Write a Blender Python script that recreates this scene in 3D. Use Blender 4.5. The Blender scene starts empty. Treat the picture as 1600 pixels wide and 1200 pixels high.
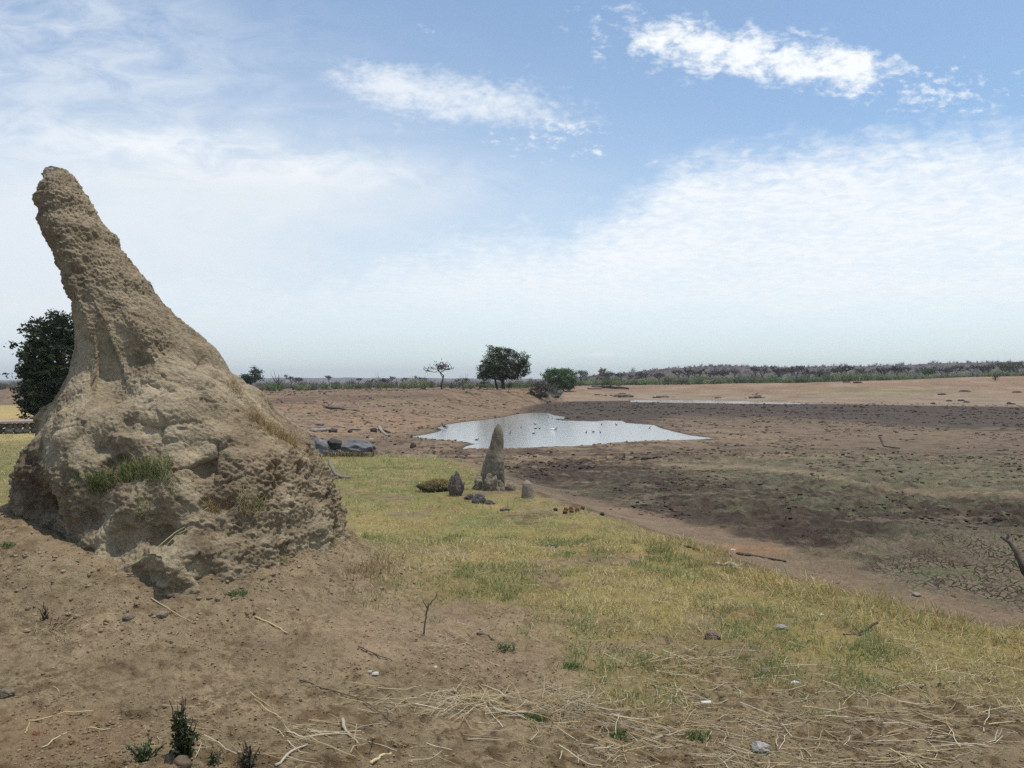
import bpy, math, random
import numpy as np

random.seed(7)
RNG = np.random.default_rng(11)
SC = bpy.context.scene
COL = SC.collection
F, CX, CY, EYE = 1232.0, 800.0, 600.0, 1.6      # focal length and centre used to turn measured bearings into places

# ---------------------------------------------------------------- noise
_perm = np.random.default_rng(3).permutation(256).astype(np.int32)
_perm = np.concatenate([_perm, _perm, _perm])
_g3 = np.random.default_rng(4).normal(size=(256, 3)); _g3 /= np.linalg.norm(_g3, axis=1)[:, None]
_rp = np.random.default_rng(5).random((256, 3))


def perlin(x, y, z=0.0):
    x, y, z = np.broadcast_arrays(np.asarray(x, float), np.asarray(y, float), np.asarray(z, float))
    xi, yi, zi = np.floor(x), np.floor(y), np.floor(z)
    fx, fy, fz = x - xi, y - yi, z - zi
    xi, yi, zi = xi.astype(np.int64) & 255, yi.astype(np.int64) & 255, zi.astype(np.int64) & 255
    u, v, w = [t * t * t * (t * (t * 6 - 15) + 10) for t in (fx, fy, fz)]
    out = 0
    for dx in (0, 1):
        a = _perm[xi + dx]
        wx = u if dx else 1 - u
        for dy in (0, 1):
            b = _perm[a + yi + dy]
            wy = v if dy else 1 - v
            for dz in (0, 1):
                g = _g3[_perm[b + zi + dz]]
                d = g[..., 0] * (fx - dx) + g[..., 1] * (fy - dy) + g[..., 2] * (fz - dz)
                out = out + d * wx * wy * (w if dz else 1 - w)
    return out * 1.6


def fbm(x, y, z=0.0, octs=4, gain=0.5):
    s, a, f = 0, 1, 1
    for i in range(octs):
        s = s + a * perlin(np.asarray(x) * f + 13.1 * i, np.asarray(y) * f + 7.7 * i, np.asarray(z) * f + 3.3 * i)
        a *= gain; f *= 2.03
    return s


def worley(x, y, z, want2=False):
    xi, yi, zi = np.floor(x).astype(np.int64), np.floor(y).astype(np.int64), np.floor(z).astype(np.int64)
    f1 = np.full(x.shape, 9.0); f2 = np.full(x.shape, 9.0)
    for dx in (-1, 0, 1):
        a = _perm[(xi + dx) & 255]
        for dy in (-1, 0, 1):
            b = _perm[a + ((yi + dy) & 255)]
            for dz in (-1, 0, 1):
                r = _rp[_perm[b + ((zi + dz) & 255)]]
                d = (xi + dx + r[..., 0] - x) ** 2 + (yi + dy + r[..., 1] - y) ** 2 + (zi + dz + r[..., 2] - z) ** 2
                f2 = np.minimum(f2, np.maximum(f1, d)); f1 = np.minimum(f1, d)
    return (np.sqrt(f1), np.sqrt(f2)) if want2 else np.sqrt(f1)


def ss(a, b, x):
    t = np.clip((np.asarray(x, float) - a) / (b - a), 0, 1)
    return t * t * (3 - 2 * t)


def mixc(c, d, m):
    return c + (np.asarray(d) - c) * np.asarray(m)[..., None]


# ---------------------------------------------------------------- mesh helpers
class MB:
    """Collects vertices, faces and vertex colours of ONE part."""
    def __init__(s):
        s.V, s.T, s.Q, s.C, s.n = [], [], [], [], 0

    def add(s, V, T=None, Q=None, C=(0.5, 0.5, 0.5)):
        V = np.asarray(V, float).reshape(-1, 3)
        if T is not None and len(T): s.T.append(np.asarray(T, np.int64) + s.n)
        if Q is not None and len(Q): s.Q.append(np.asarray(Q, np.int64) + s.n)
        C = np.asarray(C, float)
        s.C.append(np.broadcast_to(C, V.shape).copy() if C.ndim == 1 else C)
        s.V.append(V); s.n += len(V)
        return s

    def tube(s, pts, rad, n=5, C=(0.5, 0.5, 0.5), wob=0.0):
        pts = np.asarray(pts, float); k = len(pts)
        rad = np.broadcast_to(np.asarray(rad, float), (k,))
        tan = np.gradient(pts, axis=0); tan /= np.linalg.norm(tan, axis=1)[:, None] + 1e-9
        up = np.array([0, 0, 1.0]) if abs(tan[0][2]) < 0.8 else np.array([1.0, 0, 0])
        a = np.cross(tan, up); a /= np.linalg.norm(a, axis=1)[:, None] + 1e-9
        b = np.cross(a, tan)
        th = np.arange(n) * 2 * math.pi / n
        rr = rad[:, None] * (1 + wob * RNG.normal(size=(k, n)))
        V = pts[:, None, :] + rr[..., None] * (np.cos(th)[None, :, None] * a[:, None] + np.sin(th)[None, :, None] * b[:, None])
        i = np.arange(k - 1)[:, None] * n; j = np.arange(n)[None]
        j2 = (j + 1) % n
        Q = np.stack([i + j, i + j2, i + n + j2, i + n + j], -1).reshape(-1, 4)
        V = np.concatenate([V.reshape(-1, 3), pts[:1], pts[-1:]])
        jj = np.arange(n); jn = (jj + 1) % n
        T = np.concatenate([np.stack([jn, jj, np.full(n, k * n)], -1),
                            np.stack([(k - 1) * n + jj, (k - 1) * n + jn, np.full(n, k * n + 1)], -1)])
        return s.add(V, T, Q, C)

    def mesh(s, name, smooth=False):
        V = np.concatenate(s.V); C = np.concatenate(s.C)
        T = np.concatenate(s.T) if s.T else np.zeros((0, 3), np.int64)
        Q = np.concatenate(s.Q) if s.Q else np.zeros((0, 4), np.int64)
        me = bpy.data.meshes.new(name)
        me.vertices.add(len(V)); me.vertices.foreach_set('co', V.astype(np.float32).ravel())
        loops = np.concatenate([T.ravel(), Q.ravel()]).astype(np.int32)
        me.loops.add(len(loops)); me.loops.foreach_set('vertex_index', loops)
        nt, nq = len(T), len(Q)
        me.polygons.add(nt + nq)
        st = np.concatenate([np.arange(nt) * 3, nt * 3 + np.arange(nq) * 4]).astype(np.int32)
        me.polygons.foreach_set('loop_start', st)
        me.polygons.foreach_set('use_smooth', np.full(nt + nq, smooth))
        at = me.color_attributes.new('Col', 'FLOAT_COLOR', 'POINT')
        at.data.foreach_set('color', np.concatenate([C, np.ones((len(C), 1))], 1).astype(np.float32).ravel())
        me.update(calc_edges=True); me.validate()
        return me

    def build(s, name, mat, parent=None, smooth=False, loc=(0, 0, 0)):
        return obj(name, s.mesh(name, smooth), mat, parent, loc)


def obj(name, me, mat, parent=None, loc=(0, 0, 0)):
    o = bpy.data.objects.new(name, me)
    if mat and not me.materials: me.materials.append(mat)
    COL.objects.link(o); o.location = loc
    if parent: o.parent = parent
    return o


def tag(o, label=None, cat=None, group=None, kind=None):
    if label: o['label'] = label
    if cat: o['category'] = cat
    if group: o['group'] = group
    if kind: o['kind'] = kind
    return o


def empty(name, loc, label, cat, group=None):
    o = bpy.data.objects.new(name, None); COL.objects.link(o)
    o.location = loc; o.empty_display_size = 0.1
    return tag(o, label, cat, group)


def sphere_dirs(n_lat, n_lon):
    la = np.linspace(0, math.pi, n_lat + 1)[1:-1]; lo = np.arange(n_lon) * 2 * math.pi / n_lon
    P = np.stack([np.sin(la)[:, None] * np.cos(lo), np.sin(la)[:, None] * np.sin(lo), np.cos(la)[:, None] + 0 * lo], -1).reshape(-1, 3)
    m = n_lat - 1
    i = np.arange(m - 1)[:, None] * n_lon; j = np.arange(n_lon)[None]; j2 = (j + 1) % n_lon
    Q = np.stack([i + j, i + n_lon + j, i + n_lon + j2, i + j2], -1).reshape(-1, 4)
    P = np.concatenate([P, [[0, 0, 1.0]], [[0, 0, -1.0]]])
    jj = np.arange(n_lon); jn = (jj + 1) % n_lon
    T = np.concatenate([np.stack([jj, jn, np.full(n_lon, m * n_lon)], -1),
                        np.stack([(m - 1) * n_lon + jn, (m - 1) * n_lon + jj, np.full(n_lon, m * n_lon + 1)], -1)])
    return P, T, Q


def rock_mb(mb, c, size, seed, col, rough=0.25, facet=0.0, res=(20, 28), yaw=0.0):
    D, T, Q = sphere_dirs(*res)
    s = seed * 5.37
    r = 1 + rough * fbm(D[:, 0] * 1.3 + s, D[:, 1] * 1.3, D[:, 2] * 1.3, 4)
    if facet:
        rr = np.random.default_rng(seed)
        for k in range(9):
            n = rr.normal(size=3); n /= np.linalg.norm(n)
            d = D @ n
            r = np.where(d > 0.05, np.minimum(r, (0.98 - facet * rr.random()) / np.maximum(d, 0.05)), r)
        r = r + 0.04 * fbm(D[:, 0] * 5 + s, D[:, 1] * 5, D[:, 2] * 5, 3)
    V = D * r[:, None] * np.asarray(size)
    ca, sa = math.cos(yaw), math.sin(yaw)
    V = np.stack([V[:, 0] * ca - V[:, 1] * sa, V[:, 0] * sa + V[:, 1] * ca, V[:, 2]], 1)
    m = np.clip(0.5 + 0.6 * fbm(D[:, 0] * 3 + s, D[:, 1] * 3, D[:, 2] * 3, 3), 0, 1)
    C = np.asarray(col)[None] * (0.75 + 0.5 * m[:, None])
    return mb.add(V + np.asarray(c), T, Q, C)


def blades(P, h, lean, wid, C, bend=True):
    """Grass blades rooted at P: each a bent strip of two faces (or one triangle)."""
    n = len(P); az = RNG.random(n) * 2 * math.pi
    d = np.stack([np.cos(az), np.sin(az), 0 * az], 1)
    fa = RNG.random(n) * 2 * math.pi
    wv = np.stack([np.cos(fa), np.sin(fa), 0 * fa], 1) * (wid / 2)[:, None]
    up = np.array([0, 0, 1.0])
    tip = P + d * (h * lean)[:, None] + up * (h * np.sqrt(np.clip(1 - lean ** 2, 0.02, 1)))[:, None]
    if not bend:
        V = np.stack([P - wv, P + wv, tip], 1).reshape(-1, 3)
        T = np.arange(3 * n).reshape(-1, 3)
        return V, T, None, np.repeat(C, 3, 0)
    mid = P * 0.5 + tip * 0.5 + up * (h * lean * 0.25)[:, None]
    V = np.stack([P - wv, P + wv, mid + wv * 0.8, mid - wv * 0.8, tip], 1).reshape(-1, 3)
    b = np.arange(n)[:, None] * 5
    return V, b + np.array([[3, 2, 4]]), b + np.array([[0, 1, 2, 3]]), np.repeat(C, 5, 0)


def leaves(P, size, C, flat=0.0):
    n = len(P)
    a = RNG.normal(size=(n, 3)); a[:, 2] *= (1 - flat); a /= np.linalg.norm(a, axis=1)[:, None]
    b = np.cross(a, RNG.normal(size=(n, 3))); b /= np.linalg.norm(b, axis=1)[:, None] + 1e-9
    s = np.broadcast_to(size, (n,))[:, None]
    V = np.stack([P - a * s, P - b * s * 0.45, P + a * s, P + b * s * 0.45], 1).reshape(-1, 3)
    return V, None, np.arange(4 * n).reshape(-1, 4), np.repeat(C, 4, 0)


# ---------------------------------------------------------------- materials
def new_mat(name):
    m = bpy.data.materials.new(name); m.use_nodes = True
    nt = m.node_tree; nt.nodes.clear()
    out = nt.nodes.new('ShaderNodeOutputMaterial')
    return m, nt, out


def N(nt, t, **kw):
    n = nt.nodes.new(t)
    for k, v in kw.items(): setattr(n, k, v)
    return n


def L(nt, a, b): nt.links.new(a, b)


def earth(name, var=0.3, s1=4.0, s2=45.0, bump=0.5, bdist=0.01, rough=0.95, s3=160.0, grain=0.5, spec=0.15):
    """Vertex-coloured earth with grain in colour and relief."""
    m, nt, out = new_mat(name)
    bs = N(nt, 'ShaderNodeBsdfPrincipled'); L(nt, bs.outputs[0], out.inputs[0])
    bs.inputs['Roughness'].default_value = rough; bs.inputs['Specular IOR Level'].default_value = spec
    at = N(nt, 'ShaderNodeAttribute', attribute_name='Col')
    ge = N(nt, 'ShaderNodeNewGeometry')
    n1 = N(nt, 'ShaderNodeTexNoise'); n1.inputs['Scale'].default_value = s1; n1.inputs['Detail'].default_value = 6
    n2 = N(nt, 'ShaderNodeTexNoise'); n2.inputs['Scale'].default_value = s2; n2.inputs['Detail'].default_value = 5; n2.inputs['Roughness'].default_value = 0.65
    n3 = N(nt, 'ShaderNodeTexNoise'); n3.inputs['Scale'].default_value = s3; n3.inputs['Detail'].default_value = 3
    for n in (n1, n2, n3): L(nt, ge.outputs['Position'], n.inputs['Vector'])
    def mul(sock, lo, hi):
        r = N(nt, 'ShaderNodeMapRange'); r.inputs['From Min'].default_value = 0.3; r.inputs['From Max'].default_value = 0.7
        r.inputs['To Min'].default_value = lo; r.inputs['To Max'].default_value = hi; L(nt, sock, r.inputs['Value']); return r.outputs[0]
    a = mul(n1.outputs['Fac'], 1 - var, 1 + var); b = mul(n2.outputs['Fac'], 1 - grain * 0.5, 1 + grain * 0.5)
    mm = N(nt, 'ShaderNodeMath', operation='MULTIPLY'); L(nt, a, mm.inputs[0]); L(nt, b, mm.inputs[1])
    vm = N(nt, 'ShaderNodeVectorMath', operation='SCALE'); L(nt, at.outputs['Color'], vm.inputs[0]); L(nt, mm.outputs[0], vm.inputs['Scale'])
    L(nt, vm.outputs[0], bs.inputs['Base Color'])
    ad = N(nt, 'ShaderNodeMath', operation='MULTIPLY_ADD'); L(nt, n3.outputs['Fac'], ad.inputs[0]); ad.inputs[1].default_value = 0.35; L(nt, n2.outputs['Fac'], ad.inputs[2])
    bp = N(nt, 'ShaderNodeBump'); bp.inputs['Strength'].default_value = bump; bp.inputs['Distance'].default_value = bdist
    L(nt, ad.outputs[0], bp.inputs['Height']); L(nt, bp.outputs[0], bs.inputs['Normal'])
    return m


def leafy(name, trans=0.3, var=0.25, rough=0.65):
    m, nt, out = new_mat(name)
    at = N(nt, 'ShaderNodeAttribute', attribute_name='Col')
    oi = N(nt, 'ShaderNodeObjectInfo')
    r = N(nt, 'ShaderNodeMapRange'); r.inputs['To Min'].default_value = 1 - var; r.inputs['To Max'].default_value = 1 + var
    L(nt, oi.outputs['Random'], r.inputs['Value'])
    vm = N(nt, 'ShaderNodeVectorMath', operation='SCALE'); L(nt, at.outputs['Color'], vm.inputs[0]); L(nt, r.outputs[0], vm.inputs['Scale'])
    bs = N(nt, 'ShaderNodeBsdfPrincipled'); bs.inputs['Roughness'].default_value = rough; bs.inputs['Specular IOR Level'].default_value = 0.25
    L(nt, vm.outputs[0], bs.inputs['Base Color'])
    tr = N(nt, 'ShaderNodeBsdfTranslucent'); L(nt, vm.outputs[0], tr.inputs['Color'])
    mx = N(nt, 'ShaderNodeMixShader'); mx.inputs[0].default_value = trans
    L(nt, bs.outputs[0], mx.inputs[1]); L(nt, tr.outputs[0], mx.inputs[2]); L(nt, mx.outputs[0], out.inputs[0])
    return m


def ground_mat():
    m, nt, out = new_mat('ground_soil')
    bs = N(nt, 'ShaderNodeBsdfPrincipled'); L(nt, bs.outputs[0], out.inputs[0])
    bs.inputs['Roughness'].default_value = 0.95; bs.inputs['Specular IOR Level'].default_value = 0.12
    at = N(nt, 'ShaderNodeAttribute', attribute_name='Col')
    ck = N(nt, 'ShaderNodeAttribute', attribute_name='Crack')
    ge = N(nt, 'ShaderNodeNewGeometry')
    def noise(sc, det, ro=0.6):
        n = N(nt, 'ShaderNodeTexNoise'); n.inputs['Scale'].default_value = sc; n.inputs['Detail'].default_value = det
        n.inputs['Roughness'].default_value = ro; L(nt, ge.outputs['Position'], n.inputs['Vector']); return n.outputs['Fac']
    def rng(s, a, b, lo, hi):
        r = N(nt, 'ShaderNodeMapRange'); L(nt, s, r.inputs['Value'])
        for k, v in zip(('From Min', 'From Max', 'To Min', 'To Max'), (a, b, lo, hi)): r.inputs[k].default_value = v
        return r.outputs[0]
    def math_(op, a, b):
        n = N(nt, 'ShaderNodeMath', operation=op)
        for i, v in enumerate((a, b)):
            if isinstance(v, (int, float)): n.inputs[i].default_value = v
            else: L(nt, v, n.inputs[i])
        return n.outputs[0]
    a = noise(1.6, 8); b = noise(14, 6, 0.7); c = noise(70, 4); d = noise(220, 2)
    f = math_('MULTIPLY', rng(a, 0.3, 0.7, 0.8, 1.2), rng(b, 0.3, 0.7, 0.78, 1.22))
    f = math_('MULTIPLY', f, rng(c, 0.3, 0.7, 0.82, 1.18))
    # shrinkage cracks of the dried mud: crack shade painted as darker colour between the polygons
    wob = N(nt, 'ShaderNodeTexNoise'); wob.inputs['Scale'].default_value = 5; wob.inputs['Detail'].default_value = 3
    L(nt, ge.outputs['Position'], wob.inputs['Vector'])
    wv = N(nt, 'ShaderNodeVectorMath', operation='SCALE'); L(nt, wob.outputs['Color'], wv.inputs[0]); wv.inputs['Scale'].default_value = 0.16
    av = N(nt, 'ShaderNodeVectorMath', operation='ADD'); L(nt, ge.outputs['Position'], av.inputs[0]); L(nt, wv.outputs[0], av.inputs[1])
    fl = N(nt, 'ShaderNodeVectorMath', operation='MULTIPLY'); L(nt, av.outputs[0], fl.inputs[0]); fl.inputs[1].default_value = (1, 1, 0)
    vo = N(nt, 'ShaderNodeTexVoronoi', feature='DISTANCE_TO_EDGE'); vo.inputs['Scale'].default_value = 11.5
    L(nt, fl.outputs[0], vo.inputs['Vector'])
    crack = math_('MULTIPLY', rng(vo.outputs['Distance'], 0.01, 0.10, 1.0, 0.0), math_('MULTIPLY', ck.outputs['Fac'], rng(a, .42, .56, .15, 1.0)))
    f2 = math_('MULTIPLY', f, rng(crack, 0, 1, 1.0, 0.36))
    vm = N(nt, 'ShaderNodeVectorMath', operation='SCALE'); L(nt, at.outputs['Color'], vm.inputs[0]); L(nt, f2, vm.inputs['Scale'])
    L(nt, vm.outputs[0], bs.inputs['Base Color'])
    h = math_('ADD', math_('MULTIPLY', b, 1.6), math_('ADD', math_('MULTIPLY', c, 0.7), math_('MULTIPLY', d, 0.3)))
    h = math_('SUBTRACT', h, math_('MULTIPLY', crack, 1.5))
    bp = N(nt, 'ShaderNodeBump'); bp.inputs['Strength'].default_value = 1.0; bp.inputs['Distance'].default_value = 0.022
    L(nt, h, bp.inputs['Height']); L(nt, bp.outputs[0], bs.inputs['Normal'])
    return m


def water_mat():
    m, nt, out = new_mat('pond_water')
    bs = N(nt, 'ShaderNodeBsdfPrincipled'); L(nt, bs.outputs[0], out.inputs[0])
    bs.inputs['Base Color'].default_value = (0.28, 0.295, 0.285, 1); bs.inputs['Roughness'].default_value = 0.10
    bs.inputs['IOR'].default_value = 1.45
    ge = N(nt, 'ShaderNodeNewGeometry')
    mp = N(nt, 'ShaderNodeMapping'); mp.inputs['Scale'].default_value = (1.0, 1.0, 1)
    L(nt, ge.outputs['Position'], mp.inputs['Vector'])
    n1 = N(nt, 'ShaderNodeTexNoise'); n1.inputs['Scale'].default_value = 2.2; n1.inputs['Detail'].default_value = 4; n1.inputs['Roughness'].default_value = 0.6
    L(nt, mp.outputs[0], n1.inputs['Vector'])
    bp = N(nt, 'ShaderNodeBump'); bp.inputs['Strength'].default_value = 0.5; bp.inputs['Distance'].default_value = 0.05
    L(nt, n1.outputs['Fac'], bp.inputs['Height']); L(nt, bp.outputs[0], bs.inputs['Normal'])
    return m


M_GROUND = ground_mat()
M_WATER = water_mat()
M_MOUND = earth('termite_clay', var=0.18, s1=3.0, s2=38, bump=1.0, bdist=0.02, s3=140, grain=0.5)
M_EARTH = earth('crumbly_earth', var=0.2, s1=5, s2=60, bump=0.5, bdist=0.008)
M_ROCK = earth('weathered_rock', var=0.2, s1=2.5, s2=22, bump=0.6, bdist=0.02, rough=0.85, s3=80, grain=0.5, spec=0.3)
M_WOOD = earth('dead_wood', var=0.25, s1=6, s2=60, bump=0.5, bdist=0.006, rough=0.85)
M_GRASS = leafy('grass_blade', 0.25, 0.05, 0.7)
M_STRAW = leafy('dry_straw', 0.1, 0.18, 0.55)
M_LEAF = leafy('tree_leaf', 0.25, 0.08, 0.6)
M_TWIG = leafy('bare_twig', 0.0, 0.12, 0.9)
M_FEATHER = leafy('feather', 0.0, 0.1, 0.7)

# ---------------------------------------------------------------- the lie of the land
WATER_Z = -1.9


def hp(Y): return -0.9 * (1 - np.exp(-np.maximum(Y, 0) / 20.0))


def solveY(px, py, zf):
    Y = np.geomspace(1.5, 900, 6000); z = zf(Y)
    p = CY + F * (EYE - z) / Y
    return float(Y[np.argmin(np.abs(p - py))])


_crest_px = [(2300, 1150), (1900, 1050), (1700, 1010), (1600, 988), (1450, 958), (1300, 925), (1180, 895), (1100, 872), (1000, 832),
             (900, 800), (850, 784), (800, 768), (745, 742), (715, 726), (690, 716), (640, 713), (560, 712)]
CREST = []
for px, py in _crest_px:
    Y = solveY(px, py, hp); CREST.append(((px - CX) / F * Y, Y))
CREST += [(-9.5, 31), (-16, 50), (-40, 85), (-120, 120)]
CREST = [(30.0, -6.0), (9.0, 1.5)] + CREST
CREST = np.array(CREST)


def seg_dist(x, y, P, closed=False):
    """Distance and side (positive left of travel) to a polyline."""
    best = np.full(np.shape(x), 1e9); side = np.zeros(np.shape(x))
    Q = np.roll(P, -1, 0) if closed else P[1:]
    A = P if closed else P[:-1]
    for a, b in zip(A, Q):
        d = b - a; l2 = d @ d + 1e-12
        t = np.clip(((x - a[0]) * d[0] + (y - a[1]) * d[1]) / l2, 0, 1)
        ex, ey = x - (a[0] + t * d[0]), y - (a[1] + t * d[1])
        dd = np.hypot(ex, ey)
        s = d[0] * (y - a[1]) - d[1] * (x - a[0])
        m = dd < best
        best = np.where(m, dd, best); side = np.where(m, np.sign(s), side)
    return best, side


def inside(x, y, P):
    c = np.zeros(np.shape(x), bool)
    Q = np.roll(P, -1, 0)
    for a, b in zip(P, Q):
        cond = ((a[1] > y) != (b[1] > y)) & (x < (b[0] - a[0]) * (y - a[1]) / (b[1] - a[1] + 1e-12) + a[0])
        c ^= cond
    return c


def at_level(px, py, z):
    Y = (EYE - z) * F / (py - CY); return ((px - CX) / F * Y, Y)


POND = np.array([at_level(px, py, WATER_Z) for px, py in [
    (640, 683), (655, 680.5), (668, 678.5), (684, 675), (692, 671.5), (683, 668.5), (700, 663), (725, 659.5), (760, 655.5), (790, 651), (812, 646.5), (835, 644.8),
    (856, 645.5), (866, 649), (882, 651.5), (884, 653.8), (866, 655.2), (880, 657.2), (905, 657.5), (930, 658.5), (945, 657), (972, 657.5), (978, 661), (1000, 662.5), (1022, 664.2), (1032, 669),
    (1055, 675), (1080, 680.5), (1120, 685), (1085, 686.8), (1040, 688), (1000, 689.5), (960, 692), (925, 695.5), (890, 697.5),
    (850, 698.2), (815, 700), (790, 701.2), (760, 702), (722, 701.5), (728, 697.5), (742, 694), (726, 690.5), (700, 688.5), (690, 687.5), (665, 685.5)]])
POOL = np.array([at_level(px, py, WATER_Z) for px, py in [
    (985, 624.6), (1040, 624.9), (1100, 625.5), (1160, 626.7), (1220, 628.2), (1290, 631.6), (1220, 631.7), (1160, 631.0), (1100, 630.0), (1040, 629.2), (985, 628.6)]])

_T = np.array([(-3000, 45, 100, 616), (0, 45, 100, 616), (430, 48, 100, 616), (520, 50, 102, 613), (640, 57, 105, 610.5), (700, 66, 110, 609.5), (760, 82, 115, 608.5),
               (830, 100, 120, 607.5), (848, 106, 122, 611.5), (864, 112, 124, 622), (876, 119, 126, 628.5), (881, 158, 205, 604.5), (908, 158, 205, 603.5), (1000, 160, 210, 602.2), (1100, 157, 210, 600.5), (1200, 150, 210, 599),
               (1300, 146, 210, 597), (1400, 145, 208, 594.3), (1500, 144, 205, 590.6), (1600, 143, 205, 588), (1900, 140, 205, 585), (5000, 140, 205, 585)], float)
MX, MY = -2.98, 7.2       # the big mound's axis at its foot


def base_z(x, y):
    x = np.asarray(x, float); y = np.asarray(y, float)
    d, sd = seg_dist(x, y, CREST)
    s = d * sd * -1          # positive on the pan side
    pl = hp(y) + 0.50 * np.exp(-((x - MX) ** 2 + (y - MY) ** 2) / 4.2) + 0.42 * np.exp(-((x + 5.0) ** 2 + (y - 7.4) ** 2) / 1.3)
    pl = pl + 0.22 * np.exp(-((x + 3.85) ** 2 + (y - 6.1) ** 2) / 0.8)
    dm = np.hypot((x - MX) / .98, (y - MY) / 1.03)
    pl = pl + 0.17 * np.exp(-((dm - 1.42) / .36) ** 2) * np.where(y < MY + .6, 1, .4)
    pl = pl - 0.10 * np.exp(-((x - 1.0) ** 2 + (y - 3.0) ** 2) / 6)
    Yc = np.maximum(y, 0.5)
    pan = -0.72 - 1.15 * ss(7, 42, y)
    u = np.clip(CX + F * x / np.maximum(y, 1.0), -3000, 5000)
    foot = np.interp(u, _T[:, 0], _T[:, 1]); cr = np.interp(u, _T[:, 0], _T[:, 2]); pc = np.interp(u, _T[:, 0], _T[:, 3])
    zc = EYE - (pc - CY) / F * cr
    t = np.clip((y - foot) / (cr - foot), 0, 1)
    leftish = ss(870, 700, u)
    e = (t ** 1.6) * (1 - leftish) + leftish * (0.62 * t ** 0.9 + 0.38 * ss(0.62, 0.95, t))
    pan = pan + (zc - pan) * e
    w = 0.9 + 0.085 * np.clip(y, 0, 60)
    k = ss(0, 1, s / w)
    z = pl + (pan - pl) * k
    for P in (POND, POOL):
        lo, hi = P.min(0) - 12, P.max(0) + 12
        m = (x > lo[0]) & (x < hi[0]) & (y > lo[1]) & (y < hi[1])
        if np.any(m):
            xm, ym = x[m], y[m]
            dd, _ = seg_dist(xm, ym, P, True); ins = inside(xm, ym, P)
            zz = z[m]
            outz = WATER_Z + 0.012 + 0.05 * ss(0, 1.0, dd) + (zz - WATER_Z - 0.062) * ss(0, 9, dd)
            z = z.copy(); z[m] = np.where(ins, WATER_Z - 0.012 - np.minimum(0.5, dd * 0.12), outz)
    return z


def crest_side(x, y):
    d, sd = seg_dist(np.asarray(x, float), np.asarray(y, float), CREST)
    return -d * sd


def detail_z(x, y, s=None, zb=None):
    x = np.asarray(x, float); y = np.asarray(y, float)
    if s is None: s = crest_side(x, y)
    r = np.hypot(x, y)
    pan = ss(0.8, 2.6, s)
    amp_n = (1 - pan)
    dz = amp_n * (0.030 * perlin(x * 0.9, y * 0.9, 1.5) + 0.018 * perlin(x * 3.1, y * 3.1, 2.5)) * ss(200, 30, r)
    near = ss(16, 8, r)
    dz = dz + near * (0.011 * perlin(x * 9, y * 9, 3.5) + 0.012 * perlin(x * 21, y * 21, 4.5)) + ss(9, 5.5, r) * (0.007 * perlin(x * 47, y * 47, 8.5) + .022 * ss(.12, .5, perlin(x * 13, y * 13, 6.9)) * ss(0, .4, perlin(x * 1.7, y * 1.7, 3.2) + .15))
    rough = np.clip(0.6 + 1.3 * perlin(x * 0.2, y * 0.2, 9.5), 0.12, 1.35) * ss(1.2, 3.4, s) + 0.05
    rid = 1 - np.abs(perlin(x * 1.1, y * 1.1, 5.5)) * 2
    dz = dz + pan * rough * 1.35 * (0.05 * (rid - 0.4) + 0.05 * perlin(x * 2.6, y * 2.6, 6.5) + 0.05 * (np.abs(perlin(x * 5.2, y * 5.2, 7.5)) - .2) + ss(24, 12, r) * 0.03 * perlin(x * 11, y * 11, 1.5)) * ss(170, 50, r)
    mk = (s > 1.2) & (y > 5) & (y < 75)
    if np.any(mk):
        xm, ym = x[mk], y[mk]; wz = perlin(xm * 2, ym * 2, 3.1)
        w1 = worley(xm * 4.2 + .3 * wz, ym * 3.6, 0 * xm + .5); w2 = worley(xm * 8.5 + .3 * wz, ym * 8.5, 0 * xm + 2.5)
        rr = np.clip(perlin(xm * .23 + 5, ym * .35, 7.1) * 2.2 + .45 + .8 * perlin(xm * 1.1, ym * 1.5, 4.7), 0, 1.3)
        dd = rr * (0.135 * (np.sqrt(np.clip(1 - (w1 / .8) ** 2, 0, 1)) - .5) + .03 * (.5 - w2) * ss(25, 14, ym)) * ss(2.6, 4.2, s[mk]) * ss(75, 45, ym) * (1 - .8 * np.exp(-(((xm - 5.6) / 2.2) ** 2 + ((ym - 9.3) / 2.0) ** 2)))
        dz = dz.copy(); dz[mk] += dd
    if zb is None: zb = base_z(x, y)
    dz = np.where((s > 3) & (zb < WATER_Z + 0.05), dz * ss(WATER_Z - 0.02, WATER_Z + 0.08, zb) * 0.6, dz)
    dz = dz + 0.25 * ss(90, 140, r) * fbm(x * 0.05, y * 0.05, 4.4, 3) * (zb > WATER_Z + 0.6)
    return dz


def H(x, y):
    x = np.atleast_1d(np.asarray(x, float)); y = np.atleast_1d(np.asarray(y, float))
    zb = base_z(x, y)
    return zb + detail_z(x, y, None, zb)


def Hs(x, y): return float(H(x, y)[0])


def hit(px, py, z0=None):
    """Where the sight line of a measured bearing meets the ground."""
    Y = np.geomspace(2.2, 700, 2600); x = (px - CX) / F * Y; z = EYE - (py - CY) / F * Y
    g = base_z(x, Y); i = np.nonzero(z <= g)[0]
    i = i[0] if len(i) else len(Y) - 1
    return float(x[i]), float(Y[i])


def gp(px, py):
    x, y = hit(px, py); return np.array([x, y, Hs(x, y)])


def pix(x, y, z): return CX + F * x / np.maximum(y, 0.3), CY + F * (EYE - z) / np.maximum(y, 0.3)


# lawn: the near edge
_near = np.array([hit(px, py) for px, py in [(540, 850), (575, 890), (640, 930), (760, 965), (860, 995), (960, 1035), (1060, 1062), (1200, 1085), (1400, 1090), (1590, 1095)]] + [(6.0, 3.2), (12, 2.0)])


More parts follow.
